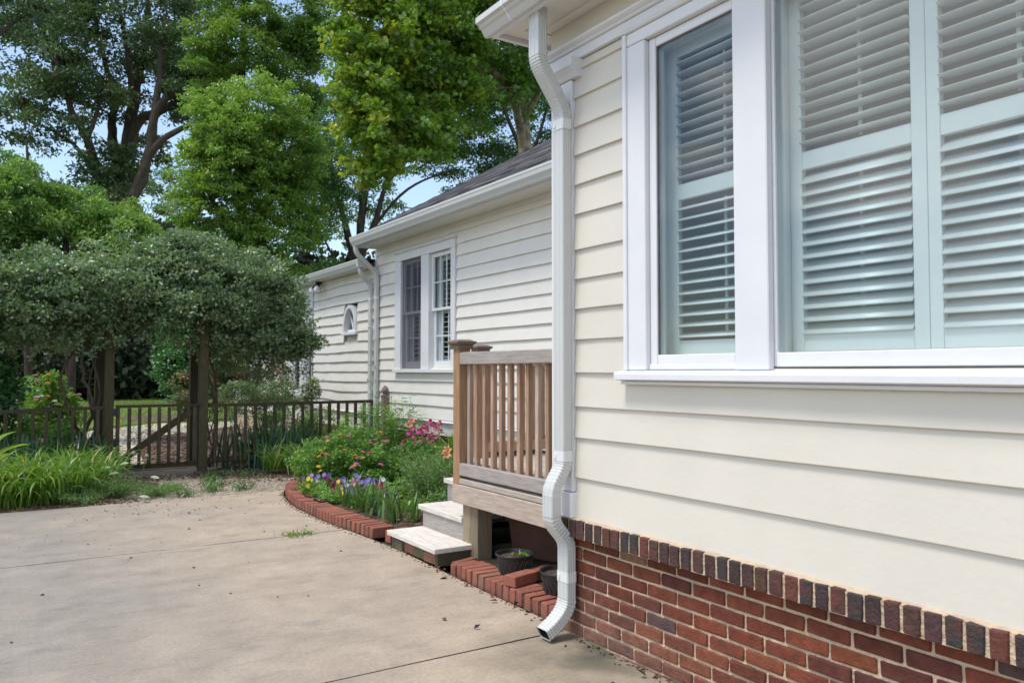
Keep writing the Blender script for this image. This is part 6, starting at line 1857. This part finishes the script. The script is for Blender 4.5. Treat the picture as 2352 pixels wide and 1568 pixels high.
# upright leafy phlox at the back
for k, (x, y, hh) in enumerate([(4.02, 9.9, .72), (4.2, 9.75, .80), (4.30, 9.5, .84), (3.85, 10.0, .62), (4.42, 9.3, .74), (4.10, 9.35, .70)]):
    rng = np.random.default_rng(420 + k)
    t = node('phlox', (x, y, .08), 'upright leafy phlox stems ' + ['behind the lantana before the fence', 'below the slim downspouts', 'left of the gas pipe', 'nearest the fence gravel', 'right in front of the gas pipe', 'between lantana and coneflowers'][k], 'plant', 'leafy phlox at the back of the bed')
    g = G(); datas = []
    for s in range(9):
        bx, by = x + rng.normal() * .07, y + rng.normal() * .07
        h1 = hh * rng.uniform(.75, 1.1)
        tx, ty = bx + rng.normal() * .04, by + rng.normal() * .04
        stem_geo(g, (bx, by, .08), (tx, ty, .08 + h1), .003, (0, 0, 0))
        m = 46
        S = np.repeat(np.linspace(.2, 1, m // 2), 2)[:, None]
        P = np.array([[bx, by, .08]]) * (1 - S) + np.array([[tx, ty, .08 + h1]]) * S
        a = np.arange(m) * PI + np.repeat(np.arange(m // 2), 2) * 1.4
        out = np.stack([np.cos(a), np.sin(a), np.full(m, .35)], 1)
        datas.append(leaf_mesh(P, .075, rng, 2.0, .26, np.clip(rng.normal(.45 + .35 * S[:, 0], .1), 0, 1), .06, outward=out * 6))
    obj('stem', g, 'stem', t); leaf_obj('foliage', join(datas), 'leaf_bed', t)
# coneflowers
cf = [(4.15, 8.62, .60), (4.25, 8.7, .56), (4.34, 8.75, .62), (4.42, 8.72, .67), (4.52, 8.8, .62), (4.38, 8.6, .52), (4.28, 8.5, .50), (4.18, 8.45, .46), (4.36, 8.45, .50), (4.48, 8.55, .56), (4.1, 8.5, .52), (3.96, 8.5, .45), (3.98, 8.42, .39), (3.90, 8.4, .38), (4.05, 8.38, .44), (4.22, 8.35, .44), (4.06, 8.1, .245), (4.46, 8.65, .60), (4.30, 8.42, .47), (4.12, 8.7, .55), (4.20, 8.55, .58), (4.32, 8.62, .58), (4.40, 8.5, .60), (4.46, 8.72, .64), (4.26, 8.6, .54), (4.14, 8.4, .48), (4.36, 8.7, .60), (4.5, 8.62, .66)]
t = leafy('coneflower', (4.2, 8.55, .08), 'clump of magenta coneflowers with orange brown centres in mid bed', [((4.2, 8.5, .30), (.32, .26, .22), 70), ((4.0, 8.3, .24), (.26, .24, .18), 44), ((4.3, 8.2, .22), (.28, .24, .18), 34)], .06, 'leaf_bed', 430, 40, .09, 'coneflower', wid=.32, t0=.0, t1=.5)
for x, y, z in cf:
    z = z + .04
    g = G(); stem_geo(g, (x + rf.uniform(-.08, .08), y + rf.uniform(-.05, .08), .08), (x, y, z), .0028, (rf.uniform(-.02, .02), 0, 0)); obj('stem', g, 'stem', t)
    rot = (rf.uniform(-.35, .35), rf.uniform(-.35, .1), rf.uniform(0, 6))
    v = rf.uniform(.8, 1.15)
    h = meshobj('flower_head', CONEFL, t, (x, y, z), rot, tuple(c * v for c in MAG), rf.uniform(.9, 1.15))
    o = bpy.data.objects.new('cone', CONEC); o.parent = h; COL.objects.link(o); o.location = (0, 0, .002)
# deep green mass in mid bed
leafy('aster', (3.95, 7.95, .08), 'dark leafy clump without flowers below the coneflowers', [((3.95, 7.95, .27), (.34, .34, .25), 90), ((3.7, 8.15, .24), (.26, .26, .20), 46)], .05, 'leaf_bed', 431, 50, .09, wid=.3, t0=.0, t1=.45)
blade_plant('daylily', (4.35, 7.75, .08), 'grassy daylily clump against the wing wall beside the deck', 150, .46, .76, .022, .5, 'blade', 432, 'daylily', None, 55, 88, .1)
blade_plant('daylily', (4.5, 8.1, .08), 'second grassy daylily clump against the wing wall', 110, .44, .70, .020, .55, 'blade', 433, 'daylily', None, 55, 88, .09)
blade_plant('daylily', (3.72, 8.3, .08), 'soft strap leaved clump between pansies and coneflowers', 60, .30, .48, .014, .8, 'blade', 434, 'daylily', None, 45, 82, .08)
# peach lilies by the deck post
t = blade_plant('daylily', (3.75, 7.05, .08), 'peach flowered daylily leaning by the deck post', 50, .30, .5, .016, .7, 'blade', 435, 'daylily', None, 50, 86, .07)
for (x, y, z, rx, ry) in ((3.62, 6.80, .50, 1.0, -.7), (3.70, 6.90, .53, .6, -1.1), (3.72, 6.78, .50, 1.2, .3)):
    flower_on(t, (3.75, 7.05, .08), (x, y, z), LILY, PEACH, (rx, ry, 0), .78, .004)
t = node('daylily', (4.30, 9.0, .08), 'salmon lily bloom behind the coneflowers', 'daylily')
for dz in (0, .05):
    flower_on(t, (4.30, 9.0, .08), (4.27 + dz * .6, 9.0, .63 + dz), LILY, (.72, .30, .22), (.8, -.6 + dz * 8, 0), .75, .004)
# ferny yarrow, spiderwort
ferny('yarrow', (3.85, 7.5, .08), 'ferny yarrow with flat pale yellow heads in mid bed', 90, .38, .42, 440, .028, cat='plant', nl=60)
yt = bpy.data.objects['yarrow']
for (x, y, z) in ((4.10, 7.95, .47), (4.14, 7.9, .465), (4.16, 7.85, .41), (3.92, 7.8, .36), (3.98, 7.82, .33)):
    flower_on(yt, (3.9, 7.6, .08), (x, y, z), YARROW, (.78, .70, .18), (rf.uniform(-.2, .2), 0, 0), .9)
ferny('love_in_a_mist', (3.50, 6.85, .06), 'ferny light green seedheads beside the wooden steps', 110, .40, .46, 441, .030, cat='plant', nl=60)
ferny('love_in_a_mist', (3.72, 6.6, .06), 'ferny clump close behind the third step', 80, .34, .44, 442, .030, cat='plant', nl=60)
ferny('fern_weed', (3.30, 6.15, .06), 'loose feathery growth at the corner of the second step', 30, .26, .24, 443, .03, cat='plant', nl=44)
leafy('spiderwort', (3.15, 6.35, .06), 'sprawling leafy growth with one blue flower near the steps', [((3.15, 6.3, .12), (.22, .25, .09), 22)], .05, 'leaf_bed', 444, 34, .08, wid=.4, t0=.4, t1=1)
meshobj('flower', PANSY[0], bpy.data.objects['spiderwort'], (3.03, 6.25, .22), (0, 0, .6), (.08, .06, .55), .9)
leafy('spiderwort', (2.95, 7.0, .06), 'low grassy patch with small blue flowers behind the small iris', [((2.92, 7.0, .1), (.2, .28, .05), 20)], .05, 'leaf_bed', 445, 26, .07, wid=.3, t0=.3, t1=.9)
sp = bpy.data.objects['spiderwort.001']
for k in range(9):
    meshobj('flower', PANSY[k % 3], sp, (2.86 + rf.uniform(-.1, .2), 6.75 + rf.uniform(-.1, .2), .17 + rf.uniform(0, .06)), (0, 0, rf.uniform(.2, .9)), (.09, .08, .5), .75)
t = blade_plant('rain_lily', (3.02, 7.5, .07), 'single pale pink lily bloom by the brick edging', 14, .12, .22, .010, .6, 'irisgreen', 446, 'flower')
flower_on(t, (3.02, 7.5, .07), (2.80, 7.1, .26), LILY, (.72, .38, .50), (.9, -.5, 0), .7, .003)
# broad weeds in the soil
for k, (x, y) in enumerate(((3.38, 7.35), (3.25, 6.9), (3.6, 7.25))):
    leafy('broadleaf_weed', (x, y, .07), 'broad light green weed ' + ['in the bare soil of the bed', 'by the bare soil toward the steps', 'under the yarrow'][k], [((x, y, .14), (.09, .09, .06), 6)], .085, 'leaf_bed', 450 + k, 9, .07, 'weed', 'broad weeds in the bed', wid=.6, t0=.5, t1=1.0)
# pansies along the front of the bed
pn = [(2.92, 8.95, 'V'), (3.08, 8.82, 'V'), (2.88, 8.68, 'Y'), (3.02, 8.55, 'M'), (3.22, 8.55, 'V'), (3.12, 8.30, 'M'), (2.92, 8.40, 'M'), (3.30, 8.25, 'V'), (3.38, 8.02, 'M'), (3.08, 8.05, 'P'), (3.25, 7.82, 'M'), (2.95, 8.12, 'Y'), (3.45, 8.32, 'W'), (3.12, 7.75, 'G')]
lab = dict(V='violet', Y='yellow', M='maroon', P='lavender', W='pale lilac', G='unflowered')
place = ['at the far curve of the edging', 'second from the far curve', 'right at the edging near the curve', 'in the maroon drift, farthest', 'behind the maroon drift, left', 'in the maroon drift, middle', 'close to the edging, mid drift', 'behind the maroon drift, right', 'in the maroon drift, nearest the steps', 'at the front of the drift, largest blooms', 'front end of the drift toward the iris', 'tucked by the bricks at mid drift', 'behind the drift near the lantana', 'at the near end of the drift']
colr = dict(V=[PURPLE, VIOLET, PURPLE], Y=[YEL, YEL, WHITE], M=[MAROON, (.34, .03, .10), MAROON], P=[(.52, .42, .80), (.46, .36, .78), LILAC], W=[LILAC, (.65, .62, .72), YEL], G=[])
for k, (x, y, c) in enumerate(pn):
    x, y = x - .15 - .10 * max(0, (8.6 - y)), y - .75
    t = leafy('pansy', (x, y, .06), lab[c] + ' pansy plant ' + place[k], [((x, y, .12), (.15, .15, .06), 26)], .028, 'leaf_bed', 460 + k, 34, .06, 'pansy', 'pansies along the brick edging', wid=.6, t0=.3, t1=1)
    for j in range(8 if c in 'VMP' else 5):
        if not colr[c]: break
        cc = colr[c][j % 3]; v = rf.uniform(.8, 1.2)
        meshobj('flower', PANSY[j % 3], t, (x + rf.uniform(-.12, .10), y + rf.uniform(-.15, .12), .18 + rf.uniform(-.04, .06)), (rf.uniform(-.7, -.1), rf.uniform(-.4, .4), rf.uniform(-.9, .5)), tuple(a * v for a in cc), rf.uniform(.75, 1.1) * (1.15 if c in 'PV' else 1))
# vine on the slim downspouts
rng = np.random.default_rng(7)
P = np.array([[4.63 + rng.normal() * .03, 11.0 + rng.normal() * .12, z] for z in (.95, 1.0, 1.02, 1.15, 1.2, 1.22, 1.38, 1.4, 1.75, 1.78, 1.95)])
t = node('creeper', (4.63, 11.0, .1), 'thin creeper with few leaves climbing the slim downspouts', 'vine')
leaf_obj('foliage', leaf_mesh(P, .07, rng, .5, .5, np.full(len(P), .8)), 'leaf_bed', t)
obj('stem', G().tube([(4.63, 11.0, .1), (4.62, 11.02, .8), (4.63, 10.98, 1.4), (4.62, 11.0, 1.95)], .003, 5), 'stem', t)
# flowers on the lantana bush beyond the left fence and the pink rose
for k in range(16):
    a = rf.uniform(0, 6.28)
    meshobj('flower_head', LANT, fb_, (.58 + .42 * math.cos(a) * rf.random(), 13.2 + rf.uniform(-.1, .1), 1.02 + rf.uniform(-.25, .28)), (0, 0, 0), [PINK, ORANGE, LILAC, WHITE][k % 4], 1.5)
rbush = bpy.data.objects['rose_bush']
for (x, y, z, c) in ((3.62, 14.0, 1.62, (.75, .32, .25)), (3.58, 14.1, 1.58, (.80, .42, .22)), (3.68, 14.1, 1.68, (.70, .12, .28))):
    meshobj('flower_head', LANT, rbush, (x, y, z), (0, 0, 0), c, 2.2)

# ================================================================== SMALL LITTER (nobody could count it)
def scatter_chips(name, pts, s0, s1, mat, seed, label, flat=.35, kind='stuff'):
    rng = np.random.default_rng(seed)
    n = len(pts)
    # squashed octahedra with random turn
    base = np.array([[1, 0, 0], [0, 1, 0], [-1, 0, 0], [0, -1, 0], [0, 0, 1], [0, 0, -1]], float)
    tri = np.array([0, 1, 4, 1, 2, 4, 2, 3, 4, 3, 0, 4, 1, 0, 5, 2, 1, 5, 3, 2, 5, 0, 3, 5])
    a = rng.uniform(0, 6.28, n); s = rng.uniform(s0, s1, n); asp = rng.uniform(.35, 1, n); fl = flat * rng.uniform(.6, 1.4, n)
    B = np.repeat(base[None], n, 0) * (1 + rng.uniform(-.25, .25, (n, 6, 1)))
    X = B[:, :, 0] * s[:, None]; Y_ = B[:, :, 1] * (s * asp)[:, None]; Z = B[:, :, 2] * (s * fl)[:, None]
    tilt = rng.normal(0, .2, n)[:, None]
    Z2 = Z + X * tilt
    V = np.stack([X * np.cos(a)[:, None] - Y_ * np.sin(a)[:, None], X * np.sin(a)[:, None] + Y_ * np.cos(a)[:, None], Z2], 2) + pts[:, None, :]
    loops = (np.arange(n) * 6)[:, None] + tri[None, :]
    me = np_mesh(name, V.reshape(-1, 3), loops.ravel(), np.full(n * 8, 3), M[mat])
    o = bpy.data.objects.new(name, me); put(o, None, (0, 0, 0))
    return tag(o, label, kind=kind)
rng = np.random.default_rng(55)
def area(n, x0, x1, y0, y1, z):
    return np.stack([rng.uniform(x0, x1, n), rng.uniform(y0, y1, n), np.full(n, z)], 1)
P = area(5200, .75, 3.0, 8.80, 11.0, -.010)
scatter_chips('gravel', P, .006, .016, 'pebble', 1, 'pale loose gravel before the gate', .6)
P = np.concatenate([area(900, 2.1, 3.5, 9.6, 11.05, -.004), area(500, -.2, 1.2, 8.85, 9.1, -.002), area(500, 1.2, 2.6, 10.4, 11.0, -.004)])
scatter_chips('mulch_chips', P, .008, .024, 'chip', 2, 'dark leaf mould and chips by the right fence', .3)
P = area(1500, 2.75, 4.2, 5.9, 8.4, .105); P[:, 2] += rng.normal(0, .006, len(P)); P = P[P[:, 0] > np.array([border_x(y) + .2 for y in P[:, 1]])]
scatter_chips('mulch_chips', P, .008, .026, 'chip', 3, 'bark chips on the flower bed soil', .3)
P = area(1100, 1.3, 3.4, 12.0, 19.0, -.012)
scatter_chips('mulch_chips', P, .02, .05, 'chip', 4, 'coarse chips on the mulch beyond the gate', .4)
# scattered bits on the slabs: more near the joints, the edging and the far end
P = np.concatenate([area(15, -.5, 2.35, 3.4, 6.3, .003), area(28, -.2, 2.4, 6.4, 8.7, .003), area(60, .6, 2.4, 7.8, 8.75, .003), area(5, .2, 2.3, 2.0, 3.25, .003)])
scatter_chips('litter', P, .003, .014, 'litter', 5, 'dark seeds and twig bits scattered over the driveway', .5)
P = np.concatenate([area(110, .4, 2.35, 7.6, 8.75, .003), area(40, -.1, 2.2, 6.0, 7.6, .003)])
scatter_chips('pebbles', P, .003, .008, 'pebble', 6, 'small pale pebbles strayed onto the driveway', .7)
yy = rng.uniform(3.36, 8.7, 420)
P = np.stack([np.array([border_x(v) for v in yy]) - .015 - np.abs(rng.normal(0, .03, 420)), yy, np.full(420, .002)], 1)
scatter_chips('litter', P, .004, .013, 'chip', 7, 'crumbs of bark along the foot of the brick edging', .5)
yy = rng.uniform(1.2, 3.15, 150)
P = np.stack([2.415 - np.abs(rng.normal(0, .022, 150)), yy, np.full(150, .003)], 1)
scatter_chips('litter', P, .004, .011, 'litter', 8, 'seed husks along the foot of the brick wall', .5)
# a few curled dry leaves
datas = []
P = np.concatenate([np.stack([np.array([border_x(v) for v in (3.62, 3.75, 3.9, 4.05, 4.3, 4.42, 4.5, 4.6, 4.68, 4.72)]) - rng.uniform(.01, .08, 10), np.array([3.62, 3.75, 3.9, 4.05, 4.3, 4.42, 4.5, 4.6, 4.68, 4.72]), np.full(10, .008)], 1),
                    np.array([[2.36, 2.6, .006], [2.37, 2.35, .006], [2.38, 2.28, .01], [2.36, 2.1, .006], [2.05, 3.55, .005], [2.0, 3.75, .005], [2.62, 3.55, .075], [2.56, 3.72, .075], [2.63, 3.74, .075]])])
V, l, c2, tt = leaf_mesh(P, .06, rng, 2.0, .5, None, .16)
me = np_mesh('dry_leaves', V, l, c2, M['litter'])
o = bpy.data.objects.new('dry_leaves', me); put(o, None, (0, 0, 0)); tag(o, 'curled brown dead leaves along the edging', kind='stuff')
# lawn blades where the gate lets the eye through
n = 26000
P = area(n, 1.5, 9, 19.4, 46, 0.0)
V, l, c2, tt = leaf_mesh(P, .10, rng, .3, .16, None, .02)
me = np_mesh('grass', V, l, c2, M['grassblade'], tt)
o = bpy.data.objects.new('grass', me); put(o, None, (0, 0, 0)); tag(o, 'mown grass blades on the lawn', kind='stuff')
